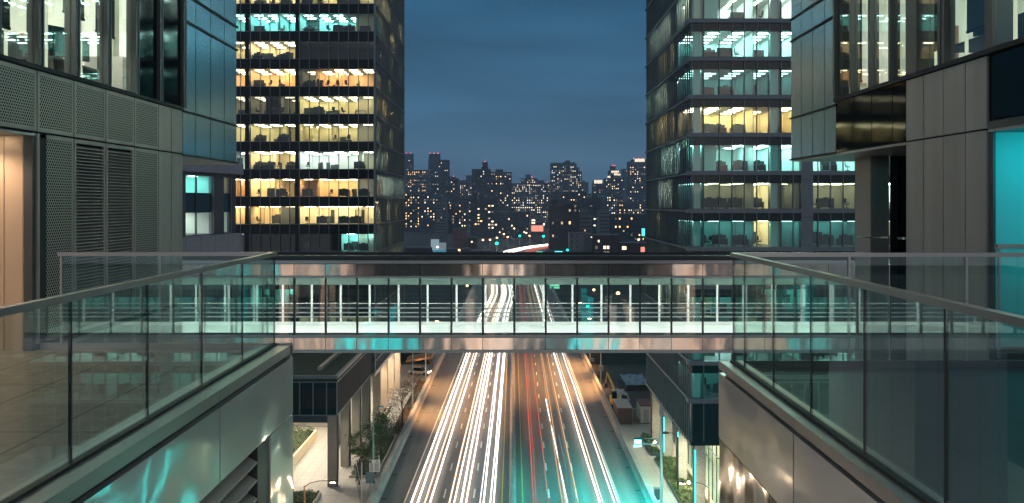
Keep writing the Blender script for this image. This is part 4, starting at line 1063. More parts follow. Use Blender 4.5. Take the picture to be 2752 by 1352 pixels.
T = [
 ('white',-11.13,-10.05,.30,'white headlight trail farthest from the median, hugging the shoulder line',None,-9.9),
 ('white',-10.45,-9.45,.34,'white headlight trail second in from the inbound shoulder line',None,-9.3),
 ('warm',-9.62,-8.45,.40,'warm white headlight trail third in from the inbound shoulder line',None,-8.2),
 ('white',-9.08,-7.95,.30,'white headlight trail fourth in from the inbound shoulder line',None,-7.6),
 ('warm',-6.98,-6.05,.40,'warm white headlight trail just inside the first dashed inbound lane line',None,-6.0),
 ('white',-6.42,-5.6,.22,'thin white headlight trail second inside the first dashed inbound lane line',None,-5.5),
 ('white',-5.68,-5.02,.36,'white headlight trail third inside the first dashed inbound lane line',None,-4.9),
 ('white',-5.10,-4.5,.28,'white headlight trail left of the second dashed inbound lane line',None,-4.3),
 ('blue',-3.56,-3.18,.22,'bluish white headlight trail just past the second dashed inbound lane line',None,-3.0),
 ('white',-3.22,-2.85,.26,'white headlight trail beside the bluish one',None,-2.7),
 ('cool',-2.44,-2.02,.26,'cool white headlight trail near the median',None,-2.0),
 ('white',-2.10,-1.72,.20,'thin white headlight trail closest to the median',None,-1.6)]
for k, a, b, w, lb, _, fr in T: trail(k, a, b, w, lb, far=fr, group=G1)
for k, a, b, w, lb in (('orange',-10.80,-8.9,.05,'thin orange trail crossing between the two shoulder side headlight pairs'),('amber',-11.7,-10.5,.06,'thin amber trail along the inbound edge line'),('thinred',-9.33,-8.2,.06,'thin reddish trail between the third and fourth headlight trails'),('thinred',-4.82,-4.3,.06,'thin reddish trail by the second dashed inbound lane line')):
    trail(k, a, b, w, lb, z=.9, far=b+.2, group='thin coloured trails among the headlights')
U = [
 ('red',2.30,2.66,.17,'red tail light trail nearest the median',2.6),
 ('red',2.62,2.98,.10,'thin red tail light trail second from the median',3.1),
 ('red',3.97,4.05,.14,'red tail light trail beside the first dashed outbound line',4.3),
 ('orange',5.45,6.10,.16,'orange tail light trail past the first dashed outbound line',5.6),
 ('amber',5.80,6.38,.14,'amber tail light trail beside the white one in the middle outbound lane',6.1),
 ('amber',7.20,7.52,.20,'pale orange trail on the second dashed outbound line',7.3),
 ('white',9.53,9.02,.28,'white trail in the outer outbound lane, nearer the median',8.8),
 ('warm',9.93,9.60,.22,'thin white trail second in the outer outbound lane',9.4),
 ('cool',11.15,10.85,.26,'white trail third in the outer outbound lane',10.9),
 ('warm',11.58,11.32,.24,'warm white trail beside the outbound edge line',11.6)]
for k, a, b, w, lb, fr in U: trail(k, a, b, w, lb, far=fr, left=False, d1=450 if k in ('white','warm') else 735, group=G2)
for x_, w_, lb in ((4.9,1.0,'red tail light trail on the far bend nearest the white trails'),(8.0,1.1,'red tail light trail in the middle of the far bend'),(10.8,1.0,'red tail light trail on the outside of the far bend')):
    trail('red', x_, x_, w_, lb, far=x_, left=False, d0=452, d1=735, group='red trails on the far bend')
for x_, w_, lb in ((-3.2,1.3,'white headlight trail on the far bend nearest the red trails'),(-6.2,1.6,'white headlight trail in the middle of the far bend'),(-9.4,1.5,'white headlight trail on the inside of the far bend')):
    trail('white', x_, x_, w_, lb, far=x_, d0=452, d1=735, group='white trails on the far bend')
trail('white', 6.0, 5.1, .10, 'thin white trail beside the amber one in the middle outbound lane', left=False, d1=150, group=G2)
trail('thinred', 2.95, 3.25, .05, 'faint red thread right of the two median side tail light trails', left=False, d1=330, group=G2)
trail('thinred', 3.3, 3.75, .05, 'faint red thread left of the trail by the first dashed outbound line', left=False, d1=330, group=G2)
trail('orange', 6.98, 7.15, .06, 'faint orange thread beside the pale orange trail', left=False, d1=330, group=G2)
trail('teal', 10.28, 10.22, .10, 'short teal trail between white trails in the outer outbound lane', left=False, d0=170, d1=225, group=G2)
trail('pale', 6.7, 6.4, .30, 'pale blue streak between amber trails in the middle outbound lane', left=False, d0=60, d1=128, z=.3, group=G2)

# ------------------------------------------------------------------ street furniture
def lampglow(name, col, s): return emis(name, col, s, base=.7)
M['sodium'] = lampglow('sodium_lens', (1,.55,.20), 45); M['warmlens'] = lampglow('warm_lens', (1,.80,.55), 30)
M['greenl'] = lampglow('green_signal_lens', (0,1,.55), 22); M['redl'] = lampglow('red_beacon', (1,.08,.12), 6); M['teall'] = lampglow('teal_sign_face', (.10,1,.92), 5)
def tall_lamp(label, x, y, h, dirx, on=True, m='pole', energy=0, arm=1.8, group='tall highway lamps'):
    t = thing('street_lamp', label, 'street lamp', (x,y,0), group)
    MB().cyl(x,y,0,h-.6,.11,.075,8).build('pole', M[m], t)
    pth = [(x,y,h-.6),(x+dirx*.12,y,h-.22),(x+dirx*.5,y,h-.02),(x+dirx*arm,y,h+.08)]
    MB().tube(pth,.055,7).build('arm', M[m], t)
    MB().cyl(x,y,0,.35,.2,.18,8).build('base', M[m], t)
    hx = x+dirx*(arm+.3)
    hd = MB().bevbox(hx-.38,hx+.38,y-.15,y+.15,h+.02,h+.16,.08).build('lamp_head', M[m], t)
    MB().box(hx-.28,hx+.28,y-.11,y+.11,h-.015,h+.02).build('lens', M['sodium'] if on else M['white'], hd)
    if energy: lamp('street_light', 'SPOT', (hx,y,h-.05), energy, (1,.47,.17), .15, (0,R(-30*dirx),0), 112, t)
    return t
tall_lamp('teal tinted lamp post with curved arm standing in the planting beside the low glass wing', -16.9, 107, 9.2, 1, on=False, m='tealpole') if 'tealpole' in M else None
M['tealpole'] = pbr('weathered_teal_pole', (.10,.30,.31), .4, .4)
tall_lamp('teal tinted lamp post with curved arm standing in the planting beside the low glass wing', -16.7, 107, 9.1, .7, on=False, m='tealpole', arm=1.0)
tall_lamp('grey lamp post behind the bare tree beside the inbound barrier', -15.9, 142, 10.5, 1, energy=8000)
tall_lamp('grey lamp post beyond the bare tree near the orange canopy', -15.9, 163, 12, 1, energy=8000)
tall_lamp('grey lamp post carrying a small box beside the dark works yard', 16.1, 163, 12.5, -1, energy=15000)
tall_lamp('grey lamp post carrying the round blue route sign', 15.95, 184, 13, -1, energy=15000)
def small_lamp(label, x, y, h, dirx, reach, on, m='pole_b'):
    t = thing('street_lamp', label, 'street lamp', (x,y,0), 'low curved street lamps')
    MB().cyl(x,y,0,h,.10,.08,8).build('pole', M[m], t)
    MB().tube([(x,y,h-.15),(x+dirx*reach*.25,y,h+.28),(x+dirx*reach*.6,y,h+.48),(x+dirx*reach,y,h+.5)],.04,6).build('arm', M['pole_b'], t)
    hx = x+dirx*(reach+.35)
    m_ = MB(); m_.prismy([(hx-.42,h+.50),(hx-.2,h+.36),(hx+.3,h+.38),(hx+.42,h+.5),(hx+.2,h+.62),(hx-.25,h+.62)], y-.16, y+.16)
    hd = m_.build('lamp_head', M['pole_b'], t)
    MB().box(hx-.25,hx+.25,y-.12,y+.12,h+.31,h+.362).build('lens', M['warmlens'] if on else M['white'], hd)
    if on: lamp('street_light', 'POINT', (hx,y-.1,h+.2), 240, (1,.72,.45), .12, None, None, t)
small_lamp('low street lamp lit in front of the first wing column', XX(818,96), 96, 3.2, 1, 2.7, True, 'copperpole') if 'copperpole' in M else None
M['copperpole'] = pbr('copper_toned_pole', (.45,.26,.16), .4, .5)
small_lamp('lit low street lamp in front of the first column of the low glass wing', XX(818,96), 96, 3.2, 1, 2.7, True, 'copperpole')
small_lamp('copper toned street lamp with unlit arm in front of the glass lobby', XX(1905,94), 94, 3.7, -1, 2.4, True, 'copperpole')
small_lamp('black street lamp behind the teal signal mast', XX(1822,104), 104, 7.9-1.6, -1, 1.1, False)
def signal_mast():
    x, y = 16.3, 98.0
    t = thing('signal_mast', 'steel signal mast with teal lit box hanging over the outbound lanes', 'traffic signal', (x,y,0))
    MB().cyl(x,y,0,11.6,.17,.12,10).build('pole', M['tealpole2'], t); MB().cyl(x,y,0,.5,.3,.26,10).build('base', M['pole'], t)
    MB().tube([(x,y,7.1),(14.2,y,7.15)],.10,8).build('arm', M['pole'], t); MB().tube([(x,y,7.75),(14.3,y,7.7)],.05,6).build('brace', M['tealpole2'], t)
    bx = XX(1714,y)
    hd = MB().box(bx-.40,bx+.40,y+.02,y+.22,6.75,7.75).build('lamp_box', M['pole_b'], t)
    MB().box(bx-.36,bx+.36,y-.02,y+.02,7.15,7.55).build('lens', M['teall'], hd); MB().box(bx-.40,bx+.40,y-.02,y+.02,6.82,7.0).build('lens', M['teall'], hd)
    MB().box(x-.22,x+.22,y-.1,y+.1,10.2,11.0).build('junction_box', M['pole'], t)
    lamp('signal_glow', 'SPOT', (bx-.6,y-.6,7.2), 5000, (.0,.80,.78), .3, (R(20),R(30),0), 140, t)
M['tealpole2'] = pbr('signal_pole', (.30,.38,.40), .4, .5)
signal_mast()
def added_flood():  # lamp bar added out of view to tint the outbound lanes teal
    x, y, z = 9.0, 46.9, ZZ(947,43)-.25
    t = thing('floodlight', 'added unseen teal lamp bar under the footbridge that tints the outbound lanes', 'floodlight', (x,y,z))
    MB().box(x-6.7,x+5.5,y-.15,y+.15,z-.15,z+.18).build('housing', M['pole_b'], t)
    MB().box(x-6.6,x+5.4,y+.152,y+.17,z-.12,z+.12).build('lens', M['teall'], t)
    fl = lamp('added_flood_beam', 'AREA', (x-.6,y+.35,z-.1), 1350, (.0,.80,.74), 12, (R(90-25.0),0,0), None, t)
    fl.data.shape = 'RECTANGLE'; fl.data.size_y = .3; fl.data.spread = R(17)
added_flood()
def text(s, size, m, parent, loc, name='lettering', rx=90, ext=.004, align='CENTER'):
    cu = bpy.data.curves.new(name, 'FONT'); cu.body = s; cu.size = size; cu.extrude = ext; cu.align_x = align
    cu.materials.append(m); o = bpy.data.objects.new(name, cu); COL.objects.link(o); o.rotation_euler=(R(rx),0,0)
    if parent is not None: w = WL[parent.name]; o.parent = parent; o.location = tuple(loc[i]-w[i] for i in range(3))
    else: o.location = loc
    dg = bpy.context.evaluated_depsgraph_get(); me = bpy.data.meshes.new_from_object(o.evaluated_get(dg))
    q = bpy.data.objects.new(name, me); COL.objects.link(q); q.rotation_euler = o.rotation_euler; q.parent = o.parent; q.location = o.location
    bpy.data.objects.remove(o); q.name = name
    return q
def notice():
    y = 104.0; x0, x1 = XX(992.5,y), XX(1021.5,y); z0, z1 = ZZ(1268.5,y), ZZ(1236,y)
    t = thing('notice_board', 'white printed notice board with a black letter A beside the fence', 'sign', ((x0+x1)/2,y,0))
    MB().box(x0,x1,y,y+.05,z0,z1).build('board', M['signw'], t)
    for x in (x0+.15,x1-.15): MB().box(x-.04,x+.04,y+.05,y+.12,0,z1-.05).build('post', M['pole'], t)
    zc = z1-.36
    text('A', .46, M['signk'], t, (x1-.36,y-.006,zc), 'letter')
    MB().box(x0+.02,x0+.30,y-.008,y,zc,zc+.3).build('picture_square', M['alu_dark'], t)
    MB().box(x0+.32,x0+.46,y-.008,y,zc,zc+.3).build('blank_square', M['white'], t)
    m = MB(); z = zc-.10
    while z > z0+.06:
        m.box(x0+.06,x0+.44,y-.006,y,z,z+.035); m.box(x0+.62,x1-.10-random.uniform(0,.12),y-.006,y,z,z+.035); z -= .085
    m.build('text_lines', M['signk'], t)
    y2 = y-.6; xa, xb = XX(983,y2), XX(1001,y2); za, zb = ZZ(1299,y2), ZZ(1270,y2)
    q = thing('notice_board', 'blue grey lower notice board below the white printed one', 'sign', ((xa+xb)/2,y2,0))
    MB().box(xa,xb,y2,y2+.04,za,zb).build('board', pbr('blue_grey_board', (.10,.16,.19), .5, 0, .4, 5), q)
    MB().box((xa+xb)/2-.04,(xa+xb)/2+.04,y2+.04,y2+.1,0,za+.2).build('post', M['pole'], q)
notice()
def route_sign():
    y = 183.6; x = XX(1591,y); z = ZZ(968,y)
    t = thing('route_sign', 'round cornered blue route sign with white rim on the lamp post', 'sign', (x,y,z))
    def rr(w,h,b): return [(x-w,z-h+b),(x-w+b,z-h),(x+w-b,z-h),(x+w,z-h+b),(x+w,z+h-b),(x+w-b,z+h),(x-w+b,z+h),(x-w,z+h-b)]
    MB().prismy(rr(.42,.36,.14), y-.06, y-.02).build('rim', M['signw'], t); MB().prismy(rr(.36,.30,.11), y-.075, y-.062).build('face', M['signb'], t)
    MB().box(x-.2,x+.2,y-.085,y-.077,z-.06,z+.06).build('symbol', M['signw'], t)
    b = 163-.2; xb = XX(1614.5,b); zb = ZZ(989.5,b)
    q = MB().box(xb-.42,xb+.42,b-.12,b-.02,zb-.45,zb+.45).build('sign_back', M['pole'], label='grey square plate fixed on the lamp post beside the works yard', cat='sign')
    g = 186; xg = XX(1589,g); zg = ZZ(985,g)
    s = thing('signal_light', 'small green arrow light by the outbound barrier under the blue sign', 'signal', (xg,g,zg-.4))
    MB().box(xg-.2,xg+.2,g,g+.15,zg-.4,zg+.4).build('housing', M['pole_b'], s); MB().prismy([(xg-.06,zg-.3),(xg+.06,zg-.3),(xg+.06,zg),(xg+.15,zg),(xg,zg+.3),(xg-.15,zg),(xg-.06,zg)], g-.03, g-.005).build('arrow', emis('green_arrow', (.1,1,.4), 1.2), s)
route_sign()
def highway_sign():
    y = 352.0; x0, x1 = XX(1477.5,y), XX(1504,y); z1, z0 = ZZ(763,y), ZZ(775.5,y); zy = ZZ(781.5,y)
    t = thing('highway_sign', 'green highway sign with white lettering above a yellow strip', 'sign', ((x0+x1)/2,y,0))
    MB().box(x0,x1,y,y+.1,z0,z1+.3).build('green_panel', emis('lit_green_sign', (.0,.32,.16), .8, base=.1), t)
    MB().box(x0-.05,x1+.05,y,y+.1,zy,z0-.06).build('yellow_panel', emis('lit_yellow_sign', (.75,.70,.22), .9, base=.1), t)
    text('LAST DRIVE', .62, emis('lit_lettering', (.75,1,.88), 1.1), t, ((x0+x1)/2,y-.02,z1-.75))
    MB().box(x0+.1,x1-.1,y-.02,y,z0+.15,z0+.35).build('lower_line', emis('lit_line', (.6,.9,.75), .8), t)
    text('EXIT ONLY', .55, M['signk'], t, ((x0+x1)/2,y-.02,zy+.2))
    for x in (x0+.4,x1-.4): MB().box(x-.1,x+.1,y+.1,y+.3,0,z0).build('post', M['pole'], t)
highway_sign()

# ------------------------------------------------------------------ planting
def leafcloud(m, cx, cy, cz, rx, rz, n, s0, s1, clumps=9):
    cs = []
    for _ in range(clumps):
        a = random.uniform(0,6.28); r = random.random()**.5; h = random.uniform(-1,1)
        cs.append((cx+rx*r*math.cos(a)*math.sqrt(max(0,1-h*h*.8)), cy+rx*r*math.sin(a)*math.sqrt(max(0,1-h*h*.8)), cz+rz*h, rx*random.uniform(.28,.5)))
    for _ in range(n):
        c_ = random.choice(cs); d = [random.gauss(0,.5)*c_[3] for _ in range(3)]
        x, y, z = c_[0]+d[0], c_[1]+d[1], c_[2]+d[2]*.8; s = random.uniform(s0,s1)
        u = [random.gauss(0,1) for _ in range(3)]; v = [random.gauss(0,1) for _ in range(3)]
        lu = math.sqrt(sum(q*q for q in u)); lv = math.sqrt(sum(q*q for q in v)); u=[q/lu*s for q in u]; v=[q/lv*s*.6 for q in v]
        m.poly([(x-u[0],y-u[1],z-u[2]),(x+v[0],y+v[1],z+v[2]),(x+u[0],y+u[1],z+u[2]),(x-v[0],y-v[1],z-v[2])])
def tree(label, x, y, h, r, leaf, n, bare=False, group=None, z=0):
    t = thing('tree', label, 'tree', (x,y,z), group)
    m = MB(); m.tube([(x,y,z),(x+.08,y,z+h*.28),(x-.05,y+.05,z+h*.55),(x+.05,y,z+h*.82)], .13, 7, 1, .03)
    for k in range(13 if bare else 8):
        a = random.uniform(0,6.28); z0 = z+h*random.uniform(.25,.7); L_ = r*random.uniform(.6,1.05)
        ex, ey, ez = x+L_*math.cos(a), y+L_*math.sin(a), z0+h*random.uniform(.12,.34)
        m.tube([(x,y,z0),(x+(ex-x)*.45,y+(ey-y)*.45,z0+(ez-z0)*.6),(ex,ey,ez)], .045, 5, 1, .012)
        for q in range(4 if bare else 1):
            b = a+random.uniform(-1,1); l2 = L_*random.uniform(.25,.5); f = random.uniform(.4,1)
            sx, sy, sz = x+(ex-x)*f, y+(ey-y)*f, z0+(ez-z0)*f
            m.tube([(sx,sy,sz),(sx+l2*math.cos(b),sy+l2*math.sin(b),sz+random.uniform(0,.7))], .016, 4, 1, .006)
    m.build('trunk', M['bark'], t)
    m = MB(); leafcloud(m, x, y, z+h*.68, r, h*.30, n, .07, .14 if bare else .17, 16 if bare else 12)
    m.build('crown', leaf, t)
    return t
tree('sparse brown leaved tree on the lit paving near the tall tower columns', -16.6, 134, 6.4, 2.3, M['leafb'], 700, True)
tree('smaller sparse brown tree close behind the grey lamp post', -16.7, 150, 5.2, 1.8, M['leafb'], 420, True)
tree('thin bare tree beside the low wing columns', -17.6, 124, 5.6, 1.9, M['leafb'], 380, True)
tree('dense green tree at the planter beside the teal lamp post', -17.4, 117, 5.6, 2.1, M['leaf'], 2600)
tree('dark green bushy tree in front of the low wing columns', -19.2, 113.5, 4.3, 1.6, M['leaf'], 2000)
tree('thin leafless sapling inside the chain link fence', -18.3, 106.5, 3.8, 1.1, M['leafb'], 120, True)
def planter(label, x0, x1, y0, y1, h, wall, leaf, n, rim=.2, bush=.35):
    t = thing('planter', label, 'planter', ((x0+x1)/2,(y0+y1)/2,0))
    MB().box(x0,x1,y0,y0+rim,0,h).box(x0,x1,y1-rim,y1,0,h).box(x0,x0+rim,y0+rim,y1-rim,0,h).box(x1-rim,x1,y0+rim,y1-rim,0,h).build('planter_wall', wall, t)
    MB().box(x0+rim,x1-rim,y0+rim,y1-rim,0,h-.08).build('soil', M['soil'], t)
    m = MB()
    for _ in range(n):
        x = random.uniform(x0+rim,x1-rim); y = random.uniform(y0+rim,y1-rim); b = bush*(.5+.5*math.sin(x*1.7+y*.9)**2)
        z = h-.08+random.random()*b; s = random.uniform(.07,.17); a = random.uniform(0,6.28); q = random.uniform(.2,.9)
        m.poly([(x-s*math.cos(a),y-s*math.sin(a),z),(x+s*.5*math.sin(a),y-s*.5*math.cos(a),z+s*q),(x+s*math.cos(a),y+s*math.sin(a),z+s*.7),(x-s*.5*math.sin(a),y+s*.5*math.cos(a),z)])
    f = m.build('ground_cover', leaf, t); f['kind'] = 'stuff'
    return t
planter('white walled raised planter with green shrubs under the low glass wing', -34, -27.9, 112, 127, 1.3, M['w_cream'], M['leaf'], 5200, .25, 1.0)
planter('low dark hedge planter in front of the low glass wing', -27.5, -21.9, 97.6, 102.2, .5, M['conc'], M['leaf'], 2400, .2, .5)
planter('long planting bed with dark shrubs between the low wing and the inbound barrier', -20.0, -16.6, 109, 128, .3, M['conc'], M['leaf'], 3200, .2, .6)
planter('gravelly planting bed with brown leaves under the bare trees', -17.9, -16.2, 129, 168, .2, M['conc'], M['leafb'], 1500, .15, .3)
planter('long grass bed along the pale columns of the slab edged tower', 18.55, 21.9, 88, 117, .25, M['alu_dark'], M['grass'], 9000, .18, .35)
planter('dark green hedge bed farther along the pale columns', 18.3, 19.7, 118.5, 128, .4, M['alu_dark'], M['leaf'], 1500, .18, .5)
for i, (x, y) in enumerate(((20.6,104.5),(20.9,94.5),(19.4,122))):
    q = thing('garden_light', ('small glowing garden light in the grass between the second and third pale columns','small glowing garden light in the nearest stretch of the grass bed','small glowing garden light in the far hedge bed')[i], 'garden light', (x,y,.2), 'garden lights by the pale columns')
    MB().cyl(x,y,.2,.75,.05,n=6).build('post', M['pole_b'], q); MB().ball(x,y,.85,.16).build('globe', M['warmlens'], q)
    lamp('garden_lamp','POINT',(x,y-.3,1.1),60,(1,.85,.55),.1,None,None,q)
def bin_box():
    x0, x1, y = XX(1759,101), XX(1773,101), 101
    t = thing('litter_bin', 'dark box bin standing on the pale sidewalk behind the signal mast', 'bin', ((x0+x1)/2,y,0))
    MB().box(x0,x1,y,y+.6,.05,1.15).build('body', M['alu_dark'], t); MB().box(x0-.04,x1+.04,y-.04,y+.64,1.15,1.22).build('lid', M['band'], t)
    MB().box(x0+.03,x1-.03,y+.03,y+.57,-.02,.05).build('base', M['black'], t)
bin_box()
# chain link fence round the planting
def fence():
    t = thing('chain_link_fence', 'chain link fence round the planting beside the inbound barrier', 'fence', (-17.5,102,0))
    pts = [(XX(972,97),97),(-18.9,107.5),(-16.4,109.5)]
    for i, (x, y) in enumerate(pts): MB().cyl(x,y,0,5.4 if i == 0 else 2.6,.06,n=7).build('post', M['pole'], t)
    for a, b in zip(pts, pts[1:]):
        MB().poly([(a[0],a[1],.05),(b[0],b[1],.05),(b[0],b[1],2.5),(a[0],a[1],2.5)]).build('mesh', M['fence'], t)
        MB().tube([(a[0],a[1],2.5),(b[0],b[1],2.5)],.03,5).build('top_rail', M['pole'], t)
fence()
# ------------------------------------------------------------------ shop behind the far columns, car, works yard
def shop():
    y = 186.0; x0, x1 = -26, -17.2
    t = thing('dark_shop', 'dark red brown low shop with pale sign strip behind the far columns', 'shop', ((x0+x1)/2,y,0))
    MB().box(x0,x1,y,y+10,0,7.5).build('wall', M['redbrown'], t); MB().box(x0-.2,x1+.2,y-.2,y+10.2,7.5,7.8).build('roof', M['roofdark'], t)
    MB().box(x0+.6,x1-.4,y-.06,y-.01,.5,3.0).build('shop_window', M['gl_dark'], t); MB().box(XX(1095,y),XX(1130,y),y-.12,y-.02,ZZ(964,y),ZZ(960,y)).build('sign_strip', M['signw'], t)
    MB().box(x0,x1,y-.1,y-.0,0,.5).build('plinth', M['black'], t)
    c_ = thing('canopy', 'orange edged canopy stretched beside the inbound barrier', 'canopy', (-17,174,0))
    MB().prismy([(-20.6,2.9),(-15.6,3.6),(-15.6,4.1),(-20.6,3.2)],172,178).build('roof', M['orange_p'], c_)
    for x, y2 in ((-20.2,172.5),(-16.0,172.5),(-20.2,177.5),(-16.0,177.5)): MB().cyl(x,y2,0,3.1,.07,n=6).build('post', M['pole_b'], c_)
    lamp('canopy_lamp','POINT',(-18,171.2,2.8),45,(1,.62,.28),.2,None,None,c_)
shop()
def car(label, x, y, rz, col, lights):
    t = thing('parked_car', label, 'car', (0,0,0), 'cars parked off the road')
    m = MB(); m.prism([(-.85,-2.1),(.85,-2.1),(.9,-1.6),(.9,1.7),(.8,2.1),(-.8,2.1),(-.9,1.7),(-.9,-1.6)], .28, .82); m.build('body', col, t)
    mb = MB(); n = len(mb.v)
    mb.v += [(-.8,-1.0,.82),(.8,-1.0,.82),(.8,1.5,.82),(-.8,1.5,.82),(-.62,-.35,1.42),(.62,-.35,1.42),(.62,1.0,1.42),(-.62,1.0,1.42)]
    for q in ((4,5,6,7),(0,1,5,4),(1,2,6,5),(2,3,7,6),(3,0,4,7)): mb.f.append(q); mb.m.append(0)
    mb.build('cabin', M['gl_dark'], t)
    MB().box(-.6,.6,-.3,.95,1.42,1.45).build('roof', col, t)
    for sx in (-.86,.86):
        for sy in (-1.35,1.35):
            w = MB().tube([(sx-.1,sy,.32),(sx+.1,sy,.32)],.32,12); w.build('wheel', M['black'], t)
    for sx in (-.62,.62):
        MB().box(sx-.16,sx+.16,-2.12,-2.09,.55,.70).build('headlight', lights, t); MB().box(sx-.16,sx+.16,2.09,2.12,.55,.70).build('tail_light', M['redl'], t)
    t.location=(x,y,0); t.rotation_euler=(0,0,rz)
car('white lit car standing deep in the passage under the low glass wing', -26.2, 135.5, R(6), M['whitebox'], emis('car_headlight', (.9,.95,1), 30))
car('pale car parked under the orange edged canopy', -18.3, 175, R(75), M['whitebox'], M['warmlens'])
def yard():
    y = 135.5
    c_ = thing('shipping_container', 'red brown container end facing the road at the works yard', 'container', (16.8,y,0))
    MB().box(15.95,18.1,y,y+6,.05,2.45).build('body', M['redbrown'], c_)
    MB().box(15.9,18.15,y-.05,y+6.05,2.45,2.55).build('roof', M['tan'], c_); MB().box(16.9,17.2,y-.04,y,1.75,1.95).build('lamp_box', M['pole_b'], c_)
    g = thing('yard_gate', 'barred metal gate between the red brown container and white cabin', 'gate', (18.8,y,0))
    m = MB()
    for k in range(9): m.box(18.2+k*.14,18.23+k*.14,y+.3,y+.33,0,2.3)
    m.box(18.15,19.4,y+.28,y+.35,2.25,2.32).box(18.15,19.4,y+.28,y+.35,.1,.16); m.build('bars', M['soffit'], g)
    for x in (18.13,19.42): MB().box(x-.04,x+.04,y+.25,y+.37,0,2.5).build('post', M['soffit'], g)
    w = thing('site_cabin', 'white site cabin behind the barred gate beside the pale column', 'cabin', (20.3,y+.5,0))
    MB().box(19.5,21.3,y+.6,y+5,.05,2.6).build('body', M['whitebox'], w); MB().box(19.42,21.4,y+.5,y+5.1,2.6,2.75).build('roof', M['redbrown'], w)
    MB().box(19.9,20.7,y+.56,y+.6,.1,2.1).build('door', M['soffit'], w)
    # yellow machine with raised boom
    t = thing('yellow_excavator', 'yellow excavator with folded boom parked behind the outbound barrier', 'excavator', (17.0,146,0))
    MB().bevbox(15.95,17.6,144.6,147.6,.9,1.9,.25).build('body', M['yellow'], t); MB().bevbox(16.1,16.9,144.7,146.0,1.9,2.9,.15).build('cab', M['gl_dark'], t)
    for x in (16.05,17.5): MB().bevbox(x-.25,x+.25,144.2,148,.0,.85,.1).build('track', M['black'], t)
    MB().tube([(17.0,146.8,1.9),(16.6,149,3.4),(15.95,151,4.9)],.24,8,1,.15).build('boom', M['yellow'], t); MB().tube([(15.95,151,4.9),(15.8,151.6,3.0)],.12,8).build('stick', M['yellow'], t)
    MB().prismy([(15.5,2.3),(16.1,2.3),(16.0,3.0),(15.6,3.0)],151.4,152.1).build('bucket', M['pole_b'], t)
    b = thing('bent_pipe', 'pale bent pipe arching over the red brown container', 'pipe', (17,140,2.5))
    MB().tube([(17.0,140,2.6),(16.95,140,3.8),(17.3,140,4.1),(17.9,140,3.7),(18.3,140,2.6)],.13,8).build('pipe', M['colr'], b)
    def cover(label, x0, x1, y0, y1, z, m):
        q = thing('tarp_stack', label, 'covered stack', ((x0+x1)/2,(y0+y1)/2,0), 'covered stacks in the works yard')
        MB().box(x0+.1,x1-.1,y0+.1,y1-.1,0,z-.05).build('stack', M['pole_b'], q)
        m_ = MB(); n = 5
        for i in range(n):
            for j in range(n):
                P_ = lambda a, b_: (x0+(x1-x0)*a/n, y0+(y1-y0)*b_/n, z+.12*math.sin(a*2.3+b_*1.7))
                m_.poly([P_(i,j),P_(i+1,j),P_(i+1,j+1),P_(i,j+1)])
        m_.build('cover', m, q)
    cover('blue tarp covered stack in the dark works yard', 20.3, 24.6, 160, 170, 1.0, M['tarp'])
    cover('grey sheet covered stack between the excavator and blue tarp', 17.3, 19.4, 152, 157, .9, M['soffit'])
    cover('small pale covered stack beside the pale tower column', 20.6, 22.6, 141, 143.5, 1.0, M['tarp'])
    f = thing('site_fence', 'dark hoarding closing the works yard at the back', 'fence', (22,186,0))
    MB().box(16,40,186,186.2,0,3.0).build('boards', M['pole_b'], f)
yard()
# ================================================================== the distant city
CW = {'w': emis('city_window_warm', (1,.56,.24), 1.5, False), 'y': emis('city_window_pale', (1,.78,.50), 1.45, False), 'c': emis('city_window_cool', (.88,.92,.95), 1.1, False), 'd': emis('city_window_dim', (.75,.58,.42), .14, False)}
CWL = [CW['w'], CW['y'], CW['c'], CW['d'], emis('city_window_faint', (1,.70,.42), .40, False)]
M['city_navy'] = pbr('navy_facade', (.055,.085,.125), .8, 0, .1, .05, spec=.08)
M['city_dark'] = pbr('dark_facade', (.026,.038,.055), .8, 0, .12, .05, spec=.08)
M['city_brick'] = pbr('dark_brick_facade', (.034,.021,.020), .8, 0, .15, .08, spec=.08)
M['city_pale'] = pbr('pale_facade', (.11,.115,.13), .8, 0, .1, .06, spec=.1)
M['crownlit'] = emis('lit_crown', (1,.86,.64), .75, False)
M['roofteal'] = pbr('verdigris_roof', (.10,.36,.36), .6)
M['beacon'] = emis('aviation_beacon', (1,.12,.18), 1.0, False)
M['billb'] = emis('lit_billboard', (.42,.60,.70), .26, False); M['billb2'] = emis('blue_billboard', (.05,.35,.55), .3, False)
M['tealscreen'] = emis('teal_screen', (.1,.85,.9), .8, False)
